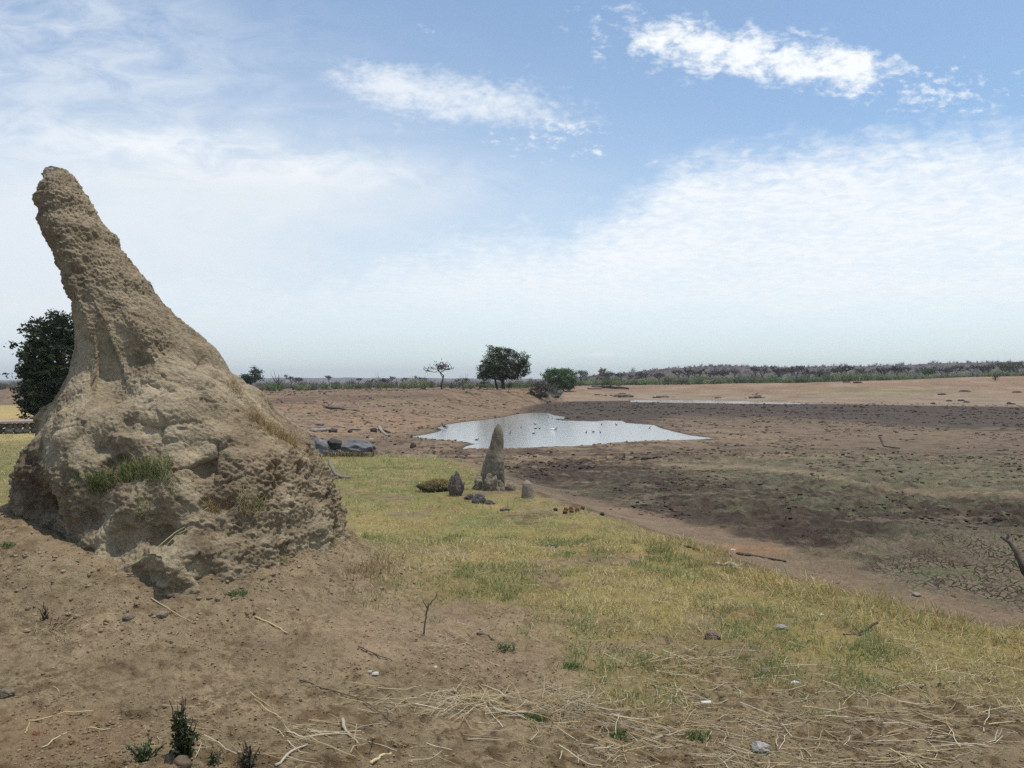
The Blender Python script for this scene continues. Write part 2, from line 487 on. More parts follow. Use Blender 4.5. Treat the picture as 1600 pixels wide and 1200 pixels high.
def lawn(x, y, s):
    """How grassy the ground is, 0..1."""
    d, sd = seg_dist(x, y, _near)
    q = d * sd                          # positive beyond the near edge
    q = np.where((x < -2.4) & (y > 8.6), np.maximum(q, y - 8.6), q)
    q = np.where((x < -4.5) & (y > 8.3), 2.0, q)
    n = fbm(x * 0.9, y * 0.9, 2.2, 4)
    e = ss(-0.55, 0.75, q + 0.5 * n)
    far = ss(0.55, -0.25, s + 0.35 * fbm(x * 0.7, y * 0.7, 7.2, 3))
    far = far * ss(70, 34, y)
    m = np.exp(-(((x - MX) / 2.3) ** 2 + ((y - MY) / 2.1) ** 2) ** 2)
    sp = np.exp(-((x + 0.1) ** 2 + (y - 15.4) ** 2) / 1.2)
    hole = ss(.62, .30, fbm(x * 1.1 + 20, y * 1.1, 4.7, 4)) * .8 + .2
    return np.clip(e * far * (1 - m) * (1 - 0.8 * sp) * hole, 0, 1)


def ell(px, py, cx, cy, rx, ry, n=0.0):
    return ss(1.25, 0.55, np.hypot((px - cx) / rx, (py - cy) / ry) + n)


def ground_colour(x, y, z, s):
    n1 = fbm(x * 0.35, y * 0.35, 1.1, 4); n2 = fbm(x * 1.7, y * 1.7, 5.1, 4); n3 = fbm(x * 0.06, y * 0.06, 8.8, 4)
    n4 = fbm(x * 6.0, y * 6.0, 3.9, 3)
    px, py = pix(x, y, z)
    front = y > 2
    C = np.zeros(x.shape + (3,)) + np.array([0.168, 0.130, 0.084])
    C = mixc(C, [0.20, 0.155, 0.100], ss(-0.1, 0.5, n2 + 0.5 * n1))
    C = mixc(C, [0.095, 0.065, 0.036], ss(0.0, 0.55, n4 * 0.8 + n1 * 0.6 + 0.1))
    n9 = fbm(x * 14, y * 14, 2.9, 3, .65) * ss(14, 6, np.hypot(x, y))
    C = mixc(C, [0.080, 0.054, 0.031], ss(.15, .6, n9 + .5 * n2 + .3 * n4) * .8)
    C = mixc(C, [0.23, 0.18, 0.125], np.exp(-((x - MX - 0.7) ** 2 + (y - MY + 0.4) ** 2) / 5.5) * 0.55)
    C = mixc(C, [0.16, 0.085, 0.045], ell(x, y, -2.5, 3.9, 0.5, 0.35, 0.5 * n2) * 0.25)
    # bare pale strip sloping down to the right
    C = mixc(C, [0.22, 0.165, 0.115], ell(px, py, 800, 985, 260, 70, 0.5 * n2) * 0.5 * front)
    g = lawn(x, y, s)
    gc = np.zeros_like(C) + np.array([0.205, 0.170, 0.070])
    gc = mixc(gc, [0.130, 0.140, 0.052], ss(-0.1, 0.5, n1 + 0.4 * n2))
    gc = mixc(gc, [0.105, 0.115, 0.042], ss(9, 16, y) * .7)
    gc = mixc(gc, [0.20, 0.15, 0.07], ss(0.1, 0.6, n2 - 0.3 * n1))
    C = mixc(C, gc, g * (0.75 + 0.25 * ss(-0.3, 0.2, n4)))
    # grazing field beyond the left wall
    fl = ss(-3.0, -8.0, x) * ss(28, 36, y) * ss(1.0, -3.0, s)
    fc = np.zeros_like(C) + np.array([0.26, 0.21, 0.10]); fc = mixc(fc, [0.25, 0.17, 0.11], ss(-0.05, 0.25, perlin(x * 0.03, y * 0.12, 2.0)))
    C = mixc(C, fc, fl)
    # pan
    pan = ss(0.1, 0.9, s + 0.25 * n2)
    P = np.zeros_like(C) + np.array([0.138, 0.107, 0.079])
    P = mixc(P, [0.088, 0.066, 0.050], ss(-0.15, 0.45, n1 + 0.5 * n2))
    P = mixc(P, [0.19, 0.145, 0.105], ss(0.15, 0.6, n3 * 1.1 + n2 * 0.4) * 0.6)
    # sandy rim next to the pond and the pale flats to its right
    sand = np.maximum(ell(px, py, 960, 706, 420, 26, 0.35 * n2), ell(px, py, 1340, 685, 420, 36, 0.5 * n1))
    P = mixc(P, [0.205, 0.152, 0.108], sand * 0.85)
    n5 = fbm(x * 0.55 + 40, y * 0.9, 3.1, 6, .62); n6 = fbm(x * 2.4, y * 3.2, 9.1, 4, .6)
    # trodden dark ground
    for a in [(1220, 792, 240, 52), (1000, 765, 150, 36), (1430, 815, 180, 26), (1560, 800, 120, 32), (880, 740, 60, 20), (1300, 835, 150, 20)]:
        P = mixc(P, [0.048, 0.036, 0.029], ell(px, py, *a, 0.9 * n2 + 0.5 * n1 + .4 * n6) * 0.85)
    for a in [(1050, 712, 200, 9), (1480, 712, 180, 10), (1350, 722, 260, 7), (820, 706, 90, 6)]:
        P = mixc(P, [0.075, 0.055, 0.045], ell(px, py, *a, 1.3 * n2) * 0.7)
    P = mixc(P, [0.062, 0.046, 0.037], ss(.08, .42, n5 + .45 * n6) * .9)
    P = mixc(P, [0.19, 0.15, 0.113], ss(.2, .6, -n5 + .3 * n6) * .55)
    tz = np.maximum.reduce([ell(px, py, 1200, 790, 330, 60, .6 * n1), ell(px, py, 960, 752, 190, 42, .6 * n1), ell(px, py, 1500, 812, 200, 34, .6 * n1)])
    P = P * (1 - .14 * ss(60, 40, y))[..., None]
    P = mixc(P, [.030, .023, .019], tz * ss(.02, .34, n6 + .25 * n4) * .85)
    # green film of new shoots
    for a, w in [((1430, 745, 320, 34), 0.85), ((1180, 728, 160, 16), 0.5), ((1480, 842, 150, 20), 0.7), ((1300, 790, 240, 14), 0.45), ((1480, 905, 130, 26), 0.6), ((1090, 850, 110, 22), 0.5), ((1280, 880, 120, 20), 0.6), ((930, 770, 80, 18), 0.35)]:
        P = mixc(P, [0.112, 0.118, 0.074], ell(px, py, *a, 1.1 * n2 + 0.8 * n4 + 0.5 * n6 + 0.16) * w * 0.56)
    ckz = ell(px, py, 1560, 905, 210, 70, .4 * n1)
    P = mixc(P, [0.142, 0.115, 0.088], ckz * .8)
    P = mixc(P, [0.105, 0.115, 0.066], ckz * ss(.1, .5, n2 + .4 * n4) * .7)
    # path at the bank's toe
    path = ss(0.5, 0.9, s + 0.2 * n2) * ss(2.75, 2.15, s + 0.35 * n2) * ss(22, 15, y)
    P = mixc(P, [0.160, 0.118, 0.085], path * 0.85)
    P = mixc(P, [0.20, 0.11, 0.06], ell(px, py, 1150, 862, 60, 12, 0.6 * n2) * 0.5)
    # trail winding over the green
    tr = np.exp(-((py - (745 + (px - 1250) * 0.10 + 8 * np.sin(px / 70.0))) / 4.5) ** 2) * ss(1000, 1100, px)
    P = mixc(P, [0.18, 0.142, 0.10], tr * 0.6)
    # red earth of the bank left of the pond, grey-brown at its broken lip
    lb = ss(880, 820, px + 60 * n1) * ss(706, 690, py) * ss(46, 52, y)
    red = np.zeros_like(C) + np.array([0.170, 0.128, 0.092]); red = mixc(red, [0.188, 0.130, 0.089], ss(0, 0.4, n3)); red = mixc(red, [0.115, 0.085, 0.064], ss(0.15, 0.5, n2 + 0.3 * n1))
    n7 = fbm(x * 0.25, y * 0.8, 5.9, 5, .6); red = mixc(red, [.085, .064, .050], ss(.12, .5, n7 + .35 * n2) * .85)
    lip = np.exp(-((py - np.interp(px, [430, 520, 640, 800], [628, 621, 618, 615])) / 4.5) ** 2) * ss(-.15, .3, fbm(x * .16, y * .05, 2.7, 4))
    red = mixc(red, [.105, .078, .06], lip * .95)
    P = mixc(P, red, lb)
    P = mixc(P, [0.085, 0.066, 0.050], ss(WATER_Z + 0.09, WATER_Z + 0.02, z) * (y > 30) * .65)
    # wet black mud across the pan
    top = np.interp(px, [800, 850, 900, 1000, 1290, 1600], [640, 630, 627, 626, 631, 636])
    bot = np.interp(px, [780, 850, 900, 1000, 1060, 1150, 1300, 1450, 1600], [650, 652, 660, 664, 649, 650, 656, 668, 672])
    wet = ss(top - 1.0, top + 1.0, py) * ss(bot + 4, bot - 4, py + 7 * n1) * ss(790, 840, px)
    P = mixc(P, mixc(np.zeros_like(C) + np.array([0.054, 0.043, 0.037]), [.076, .061, .051], ss(0, .5, n2 + .4 * n1)), wet)
    # far shore
    fs = ss(top + 0.8, top - 0.8, py) * ss(860, 890, px) * (y > 100)
    fc2 = np.zeros_like(C) + np.array([0.190, 0.150, 0.112]); fc2 = mixc(fc2, [0.195, 0.138, 0.098], ss(618, 610, py + 5 * n3)); fc2 = mixc(fc2, [0.16, 0.145, 0.085], ell(px, py, 1390, 613, 150, 5, 0.6 * n3) * 0.8)
    n8 = fbm(x * 0.09, y * 0.12, 6.2, 5, .6); fc2 = mixc(fc2, [.135, .105, .078], ss(.2, .5, n8) * .6); fc2 = mixc(fc2, [.25, .205, .16], ss(.25, .6, -n8) * .5)
    P = mixc(P, fc2, fs)
    # damp rim of the pond
    C = mixc(C, P, pan)
    rim = ss(WATER_Z + 0.029, WATER_Z + 0.014, z) * pan * (y > 30)
    C = mixc(C, [0.060, 0.046, 0.036], rim * 0.85)
    # plain beyond
    pl = ss(215, 260, y); C = mixc(C, [0.17, 0.135, 0.095], pl)
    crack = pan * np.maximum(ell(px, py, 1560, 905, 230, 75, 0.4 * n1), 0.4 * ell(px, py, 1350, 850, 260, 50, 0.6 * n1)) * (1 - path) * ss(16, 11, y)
    far_ = ss(50, 110, y)[..., None]
    C = C * (np.array([1.46, 1.40, 1.26]) * (1 - far_) + np.array([1.22, 1.14, 1.02]) * far_)
    return np.clip(C, 0.01, 0.9), np.clip(crack, 0, 1)


def build_ground():
    th = np.concatenate([np.linspace(-48, 48, 860), np.linspace(48, 312, 90)[1:-1]])
    th = np.radians(th)
    r = np.concatenate([np.linspace(0.05, 2.4, 16), np.geomspace(2.45, 12, 640), np.geomspace(12.06, 320, 560), np.geomspace(330, 6000, 60)])
    R, TH = np.meshgrid(r, th, indexing='ij')
    x = (R * np.sin(TH)).ravel(); y = (R * np.cos(TH)).ravel()
    zb = base_z(x, y); s = crest_side(x, y)
    z = zb + detail_z(x, y, s, zb)
    C, ck = ground_colour(x, y, zb, s)
    nr, nc = R.shape
    i = np.arange(nr - 1)[:, None] * nc; j = np.arange(nc)[None]; j2 = (j + 1) % nc
    Q = np.stack([i + j, i + nc + j, i + nc + j2, i + j2], -1).reshape(-1, 4)[:, ::-1]
    mb = MB(); V = np.stack([x, y, z], 1); V = np.concatenate([V, [[0, 0, z[0]]]]); C = np.concatenate([C, C[:1]])
    jj = np.arange(nc); T = np.stack([jj, (jj + 1) % nc, np.full(nc, len(V) - 1)], -1)
    mb.add(V, T, Q, C)
    me = mb.mesh('ground', True)
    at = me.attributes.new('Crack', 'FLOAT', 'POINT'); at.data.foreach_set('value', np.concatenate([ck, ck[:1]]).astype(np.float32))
    tag(obj('ground', me, M_GROUND), 'dry brown earth sinking into a cracked pan with far banks', kind='structure')


build_ground()

for P in (POND, POOL):
    mb = MB(); c = P.mean(0); g = P + 0
    mb_v = np.column_stack([g, np.full(len(g), WATER_Z)])
    me = bpy.data.meshes.new('water'); me.from_pydata([tuple(v) for v in mb_v], [], [list(range(len(g)))[::-1]]); me.update()
    o = tag(obj('water', me, M_WATER), 'grey rippled water of the shrunken pond' if P is POND else 'thin silver sliver of water along the far shore', kind='structure')

# ---------------------------------------------------------------- hills behind the scrub
def hills():
    m, nt, out = new_mat('scrub_hill')
    bs = N(nt, 'ShaderNodeBsdfPrincipled'); L(nt, bs.outputs[0], out.inputs[0]); bs.inputs['Roughness'].default_value = 1; bs.inputs['Specular IOR Level'].default_value = 0
    ge = N(nt, 'ShaderNodeNewGeometry'); n = N(nt, 'ShaderNodeTexNoise'); n.inputs['Scale'].default_value = 0.05; n.inputs['Detail'].default_value = 8; L(nt, ge.outputs['Position'], n.inputs['Vector'])
    cr = N(nt, 'ShaderNodeValToRGB'); cr.color_ramp.elements[0].position = 0.35; cr.color_ramp.elements[0].color = (0.070, 0.058, 0.052, 1)
    cr.color_ramp.elements[1].position = 0.65; cr.color_ramp.elements[1].color = (0.125, 0.10, 0.085, 1)
    L(nt, n.outputs['Fac'], cr.inputs[0]); L(nt, cr.outputs[0], bs.inputs['Base Color'])
    def strip(tab, y0, y1, amp):
        u = np.linspace(tab[0][0], tab[-1][0], 260); v = np.linspace(0, 1, 30)
        U, Vv = np.meshgrid(u, v); Y = y0 + (y1 - y0) * Vv
        top = np.interp(U, [t[0] for t in tab], [t[1] for t in tab])
        zt = EYE + (CY - top) / F * y1
        X = (U - CX) / F * Y
        Z = -2 + (zt + 2) * ss(0, 1, Vv) + amp * Vv * fbm(X * 0.01, Y * 0.01, 1.0, 4)
        V2 = np.concatenate([np.stack([X, Y, Z], -1).reshape(-1, 3), np.stack([X[-1] * 1.3, Y[-1] * 1.3, 0 * X[-1] - 2], -1)])
        nr, nc = 31, 260; i = np.arange(nr - 1)[:, None] * nc; j = np.arange(nc - 1)[None]
        Q = np.stack([i + j, i + j + 1, i + nc + j + 1, i + nc + j], -1).reshape(-1, 4)
        return V2, Q, (X, Y, Z)
    res = []
    for tab, y0, y1, a, lab in [([(820, 597), (880, 592), (950, 585), (1010, 580), (1060, 575.5), (1110, 574), (1180, 573), (1260, 574), (1340, 573), (1420, 571), (1500, 569), (1600, 565), (1800, 560), (2200, 566)], 480, 850, 2.0, 'low grey hill of bare bush behind the right bank'),
                           ([(-900, 594), (-300, 592), (0, 594.5), (300, 593), (420, 591), (560, 590.5), (700, 591), (850, 592), (1000, 592)], 2200, 3000, 3.0, 'faint blue ridge on the left horizon')]:
        V2, Q, g = strip(tab, y0, y1, a); mb = MB().add(V2, None, Q); o = mb.build('hills', m, None, True); tag(o, lab, kind='structure'); res.append(g)
    return res


HILL = hills()

# ---------------------------------------------------------------- the big termite mound
def build_mound():
    tab = np.array([(259, 79, 81), (262, 70, 90), (268, 66, 104), (280, 61, 119), (300, 54, 134), (320, 51, 147), (340, 56, 157), (360, 64, 175), (380, 73, 188), (400, 86, 199), (420, 95, 217),
                    (440, 99, 238), (460, 106, 247), (480, 113, 264), (500, 118, 287), (520, 121, 307), (540, 120, 330), (560, 116, 347), (580, 107, 365), (600, 98, 388), (620, 90, 412), (634, 80, 424), (644, 70, 434),
                    (660, 60, 452), (680, 49, 472), (700, 40, 490), (720, 32, 502), (740, 28, 512), (760, 26, 521), (780, 27, 528), (800, 30, 534), (820, 36, 540), (840, 40, 545), (860, 52, 551), (880, 64, 560), (900, 74, 572), (940, 90, 590), (980, 100, 600)], float)
    npy = np.concatenate([np.linspace(259, 275, 26)[:-1], np.linspace(275, 975, 660)])
    Lp = np.interp(npy, tab[:, 0], tab[:, 1]); Rp = np.interp(npy, tab[:, 0], tab[:, 2])
    ins = np.interp(npy, [259, 275, 300, 600, 760, 975], [0, 2, 7, 8, 8, 4]); Rp = Rp - ins; Lp = Lp + np.interp(npy, [259, 275, 300, 420, 560, 620, 660, 760, 840, 975], [0, 4, 11, 10, 12, 15, 24, 27, 22, 14])
    k = np.ones(7) / 7
    for a in (Lp, Rp): a[20:-4] = np.convolve(a, k, 'same')[20:-4]
    cx = (Lp + Rp) / 2; hw = (Rp - Lp) / 2
    D = MY
    z = EYE - (npy - CY) / F * D
    xc = (cx - CX) / F * D; r = hw / F * D * 0.985
    th = np.radians(np.concatenate([np.linspace(-200, 20, 700), np.linspace(20, 160, 180)[1:-1]]))
    TH, Z = np.meshgrid(th, z); Rr = np.broadcast_to(r[:, None], TH.shape); XC = np.broadcast_to(xc[:, None], TH.shape)
    c, sn = np.cos(TH), np.sin(TH)
    # plan form: broad buttresses running down from the neck, deep hollow left of centre
    side = 1 - 0.75 * np.abs(c) ** 3
    wob = 1 + side * (0.10 * perlin(c * 1.6, sn * 1.6, Z * 0.55 + 4) + 0.05 * perlin(c * 4, sn * 4, Z * 1.1 + 9))
    wob = wob - 0.30 * np.exp(-((np.degrees(TH) + 124) / 24) ** 2) * ss(1.0, 0.35, Z) * .62
    rf = np.interp(Z, [-.3, 0.0, .4, .8, 1.2, 1.8, 2.4, 3.0, 3.4, 3.53], [1.95, 1.72, 1.46, 1.22, .98, .70, .48, .34, .25, .0])
    rb = np.minimum(Rr, rf * 1.15)
    X = XC + Rr * c * (1 + (wob - 1) * 0.4); Y = MY + np.where(sn < 0, np.where(Z > 3.3, np.minimum(rf, Rr), rf), rb) * sn * wob
    nr, ncol = X.shape
    P = np.stack([X, Y, Z], -1)

    def normals(P):
        du = np.roll(P, -1, 1) - np.roll(P, 1, 1); dv = np.gradient(P, axis=0)
        n = np.cross(du, dv); n /= np.linalg.norm(n, axis=2)[..., None] + 1e-9
        out = P - np.stack([XC, np.full_like(XC, MY), Z], -1)
        return n * np.sign((n * out).sum(2) + 1e-9)[..., None]

    def front_point(px, py):
        qx, qy = pix(P[..., 0], P[..., 1], P[..., 2])
        d = (qx - px) ** 2 + (qy - py) ** 2 + 1e6 * (P[..., 1] > MY + 0.35)
        i = np.unravel_index(np.argmin(d), d.shape); return P[i]

    n = normals(P)
    d = np.zeros(X.shape)
    # lumps (+) and hollows (-): bearing, size in metres, push in metres
    feats = [(165, 560, .34, -.15), (150, 500, .22, -.08), (175, 610, .25, -.10), (235, 520, .20, .07), (230, 590, .16, .06), (205, 640, .20, .09), (150, 665, .20, .08), (90, 672, .18, .05),
             (45, 745, .20, .02), (78, 745, .09, -.14), (82, 700, .08, -.10), (84, 785, .10, -.12), (120, 720, .22, .06), (105, 690, .10, .05), (270, 645, .22, .08), (345, 690, .17, .10), (300, 610, .16, .06), (380, 640, .20, .07),
             (255, 735, .2, .07), (330, 600, .2, .05), (300, 700, .12, -.08), (320, 735, .08, -.10), (205, 690, .10, .08), (160, 700, .08, -.08), (340, 770, .25, .05), (430, 730, .3, .08), (470, 790, .25, .05), (420, 830, .22, .04), (500, 840, .16, .06), (528, 790, .09, -.10),
             (525, 840, .07, -.12), (180, 850, .16, -.12), (150, 800, .15, -.12), (250, 838, .12, -.12), (215, 815, .17, .06), (100, 838, .17, .13), (62, 832, .12, .03), (268, 890, .15, .20), (235, 880, .10, .12), (275, 912, .10, .10), (300, 860, .12, .09), (330, 900, .10, -.08), (350, 880, .16, .05), (440, 880, .2, .04),
             (205, 790, .2, .08), (270, 780, .2, .06), (150, 760, .18, .03), (108, 470, .12, -.03), (105, 300, .15, .02), (150, 400, .2, .03), (200, 445, .14, .04), (75, 640, .07, .05), (60, 655, .06, .05), (97, 628, .06, .05), (130, 610, .10, -.03)]
    for px, py, rad, amp in feats:
        q = front_point(px, py)
        dd = ((P - q) ** 2).sum(2)
        d += amp * np.exp(-dd / rad ** 2 * 1.2)
    P = P + n * d[..., None]
    n = normals(P)
    x, y, zz = P[..., 0], P[..., 1], P[..., 2]
    # zones: smooth weathered skin against crumbled earth
    qx, qy = pix(x, y, zz)
    zn = fbm(x * 1.6, y * 1.6, zz * 1.6, 4)
    smooth_z = np.maximum.reduce([ell(qx, qy, 290, 640, 140, 110, 0.5 * zn), 0.9 * ell(qx, qy, 150, 570, 70, 110, 0.4 * zn), ell(qx, qy, 120, 690, 80, 50, 0.5 * zn), 0.6 * ell(qx, qy, 400, 600, 60, 100, 0.5 * zn), 0.65 * ell(qx, qy, 230, 860, 130, 60, 0.8 * zn), 0.6 * ell(qx, qy, 300, 780, 110, 50, 0.9 * zn), 0.5 * ell(qx, qy, 470, 840, 60, 60, 0.8 * zn)])
    crumb = 1 - 0.8 * smooth_z
    w1, w2 = worley(x * 4.2 + 0.5 * zn, y * 4.2, zz * 5.2, True)
    dome = np.sqrt(np.clip(1 - (w1 / 0.85) ** 2, 0, 1)) - 0.6
    gap = ss(0.0, 0.16, w2 - w1)
    w3, w4 = worley(x * 10.5, y * 10.5 + 0.4 * zn, zz * 12.5, True)
    dome2 = np.sqrt(np.clip(1 - (w3 / 0.85) ** 2, 0, 1)) - 0.6
    lum = ss(-0.35, 0.3, zn + 0.35)
    g = (0.045 * perlin(x * 2.2, y * 2.2, zz * 2.0) + 0.028 * perlin(x * 5, y * 5, zz * 5)) * (1 - .6 * ss(1.7, 2.3, zz))
    left = ell(qx, qy, 150, 570, 75, 120)
    g = g + lum * (1 - 0.75 * left) * (0.044 * dome * np.clip(.35 + 1.6 * fbm(x * 1.1 + 3, y * 1.1, zz * 1.1, 2) + .4, 0, 1.2) + 0.014 * (gap - 1) * ss(-.1, .3, perlin(x * 2.7, y * 2.7, zz * 2.7))) * (0.45 + 0.55 * smooth_z + 0.25 * (zz < 1.2)) + 0.008 * dome2 * (1 - 0.6 * left)
    g = g - 0.020 * ss(.1, .5, perlin(TH * 5.5 + .6 * zn, zz * 0.9, 3.3)) * ss(2.6, 1.6, zz) * (1 - .85 * left)
    t1 = np.abs(perlin(x * 9, y * 9, zz * 9)); t2 = np.abs(perlin(x * 19, y * 19, zz * 19)); t3 = perlin(x * 40, y * 40, zz * 40)
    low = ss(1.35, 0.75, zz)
    g = g + crumb * (0.010 * (t1 - 0.25) + 0.011 * (t2 - 0.25) + 0.014 * fbm(x * 8 + 5, y * 8, zz * 10, 4, .6) + 0.008 * t3 + .006 * perlin(x * 70, y * 70, zz * 70)) * (0.8 + 0.4 * low) + 0.005 * t3 - .014 * (1 - crumb * .4) * ss(.34, .6, perlin(x * 12 + 7, y * 12, zz * 15))
    # crumbled pockets and ledges in the lower flank
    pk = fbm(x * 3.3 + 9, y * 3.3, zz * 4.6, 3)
    w5 = worley(x * 15, y * 15 + zn, zz * 17)
    g = g + crumb * 0.006 * (np.sqrt(np.clip(1 - (w5 / 0.85) ** 2, 0, 1)) - 0.55)
    g = g - crumb * (0.034 * low + 0.010) * ss(0.22, 0.5, pk)
    g = g + crumb * low * 0.024 * ss(0.12, 0.35, fbm(x * 5.3 + 31, y * 4.3, zz * 6.5, 3))
    # growth rings of the neck
    neck = ss(1.9, 2.5, zz)
    g = g + neck * 0.012 * np.sin(zz * 24 + 3 * zn + 2 * x) * 0.8
    topfade = np.clip((r[:, None] - 0.0) / 0.12, 0.05, 1)
    P = P + n * (g * topfade)[..., None]
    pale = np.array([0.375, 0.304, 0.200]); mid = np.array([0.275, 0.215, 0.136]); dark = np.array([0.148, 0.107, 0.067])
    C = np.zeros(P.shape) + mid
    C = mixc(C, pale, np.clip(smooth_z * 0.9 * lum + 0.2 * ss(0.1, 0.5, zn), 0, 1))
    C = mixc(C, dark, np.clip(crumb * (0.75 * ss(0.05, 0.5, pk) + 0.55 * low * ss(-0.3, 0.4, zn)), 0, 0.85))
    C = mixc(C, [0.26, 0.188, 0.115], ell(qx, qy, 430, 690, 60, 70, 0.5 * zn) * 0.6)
    C = mixc(C, [0.105, 0.074, 0.05], ell(qx, qy, 35, 750, 45, 70, 0.3 * zn) * 0.7)  # shade on the left lobe, painted into the clay colour
    C = mixc(C, [0.30, 0.24, 0.160], neck * 0.6)
    C = mixc(C, [0.21, 0.158, 0.100], neck * 0.6 * ss(0.1, 0.4, pk))
    run = perlin(TH * 9 + 1.2 * zn, zz * 0.7, 6.1)
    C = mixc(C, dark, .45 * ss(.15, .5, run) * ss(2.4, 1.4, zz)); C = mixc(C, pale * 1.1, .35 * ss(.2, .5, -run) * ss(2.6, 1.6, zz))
    # pale cap at the very tip
    C = mixc(C, [0.46, 0.40, 0.34], np.exp(-((qx - 78) / 12) ** 2 - ((qy - 263) / 6) ** 2) * 0.8)
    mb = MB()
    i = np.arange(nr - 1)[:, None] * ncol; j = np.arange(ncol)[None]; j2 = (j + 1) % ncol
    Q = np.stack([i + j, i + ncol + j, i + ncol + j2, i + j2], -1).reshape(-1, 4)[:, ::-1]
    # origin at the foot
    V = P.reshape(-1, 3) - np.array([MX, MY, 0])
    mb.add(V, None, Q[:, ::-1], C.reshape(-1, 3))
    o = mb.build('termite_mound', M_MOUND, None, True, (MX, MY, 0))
    tag(o, 'towering brown termite mound leaning left with lumpy cracked flanks and a rounded tip', 'termite mound')
    return P, n


MP, MN = build_mound()
_mq = pix(MP[..., 0], MP[..., 1], MP[..., 2])


def on_mound(px, py):
    d = (_mq[0] - px) ** 2 + (_mq[1] - py) ** 2 + 1e6 * (MP[..., 1] > MY + 0.3)
    i = np.unravel_index(np.argmin(d), d.shape)
    return MP[i], MN[i]


# ---------------------------------------------------------------- grass
YELLOW, STRAW, GREEN, OCHRE = [np.array(c) for c in ((0.45, 0.375, 0.15), (0.60, 0.50, 0.28), (0.21, 0.245, 0.09), (0.47, 0.335, 0.13))]


def build_lawn():
    mb = MB()
    def sample(n, r0, r1, a0=-46, a1=42, p=1.0):
        r = np.exp(RNG.uniform(math.log(r0), math.log(r1), n)); a = np.radians(RNG.uniform(a0, a1, n))
        return r * np.sin(a), r * np.cos(a)
    for n, r0, r1, bend in [(330000, 3.4, 10, True), (330000, 8, 45, False)]:
        x, y = sample(n, r0, r1)
        s = crest_side(x, y); g = lawn(x, y, s)
        clump = fbm(x * 3.2, y * 3.2, 1.9, 3)
        keep = RNG.random(n) < g * np.clip(0.55 + 1.4 * clump, 0.03, 1)
        # sparse sprigs over the bare slope next to the lawn
        d2, sd2 = seg_dist(x, y, _near); q = d2 * sd2
        keep |= (RNG.random(n) < 0.30 * ss(-1.3, 0.0, q) * (fbm(x * 2.1, y * 2.1, 6.3, 3) > 0.32) * (s < -0.2) * (x > -1.6))
        x, y, s, g, q = x[keep], y[keep], s[keep], g[keep], q[keep]
        z = H(x, y); m = len(x); r = np.hypot(x, y)
        n1 = fbm(x * 0.55, y * 0.55, 1.1, 3); n2 = fbm(x * 2.1, y * 2.1, 5.1, 3)
        C = np.zeros((m, 3)) + YELLOW
        rnd = RNG.random(m)
        C = mixc(C, STRAW, (rnd < 0.42 + 0.3 * n2).astype(float))
        green = ss(-0.1, 0.4, n1 + 0.3 * n2) + ss(1.0, 0.1, np.abs(q)) * 0.75 * ss(2.8, 1.5, x) * (y > 4.5) + .02 + ss(9, 15, y) * 0.5
        C = mixc(C, GREEN, (RNG.random(m) < np.clip(green, 0, 0.85)).astype(float))
        C = mixc(C, OCHRE, (RNG.random(m) < 0.55 * ss(-0.9, -0.15, s) * ss(0.9, 2.5, x)).astype(float))
        C *= (0.72 + 0.56 * RNG.random(m))[:, None]
        hgt = (0.022 + 0.038 * RNG.random(m)) * (1 + 0.9 * ss(-0.8, -0.1, s) * ss(0.6, 2.0, x)) * (0.7 + 0.7 * np.clip(0.5 + n2, 0, 1)) * (1 + 0.4 * ss(12, 24, r))
        wid = 0.0032 * (0.7 + RNG.random(m)) * np.maximum(1, r / 6.0)
        lean = np.clip(RNG.beta(3, 1.15, m), 0, 0.985)
        mb.add(*blades(np.stack([x, y, z - 0.004], 1), hgt * 1.35, lean, wid, C, bend))
    o = mb.build('grass', M_GRASS)
    tag(o, 'short yellowing grass covering the bank between the mound and the pan', 'grass', kind='stuff')
    # low green seedlings on the drying pan
    mb = MB(); n = 60000
    x, y = sample(n, 6, 34, -8, 40)
    s = crest_side(x, y); z = H(x, y); px, py = pix(x, y, z)
    m = np.zeros(n)
    n2 = fbm(x * 1.7, y * 1.7, 5.1, 4); n4 = fbm(x * 6.0, y * 6.0, 3.9, 3)
    for a, w in [((1430, 745, 320, 34), 0.7), ((1180, 728, 160, 16), 0.4), ((1480, 842, 150, 20), 0.7), ((1300, 790, 240, 14), 0.35), ((1480, 905, 130, 26), 0.6), ((1090, 850, 110, 22), 0.4), ((1280, 880, 120, 20), 0.5), ((930, 770, 80, 18), 0.35)]:
        m = np.maximum(m, w * ell(px, py, *a, 0.9 * n2 + 0.35 * n4))
    k = (RNG.random(n) < m * 0.8) & (s > 0.8)
    x, y, z = x[k], y[k], z[k]; c = len(x); r = np.hypot(x, y)
    C = np.array([0.17, 0.20, 0.10]) * (0.7 + 0.6 * RNG.random(c))[:, None]
    mb.add(*blades(np.stack([x, y, z], 1), 0.016 + 0.025 * RNG.random(c), RNG.uniform(0.3, 0.95, c), 0.006 * np.maximum(1, r / 9), C, False))
    tag(mb.build('seedlings', M_GRASS), 'grey green seedlings filming the drying mud of the pan', 'ground cover', kind='stuff')


build_lawn()


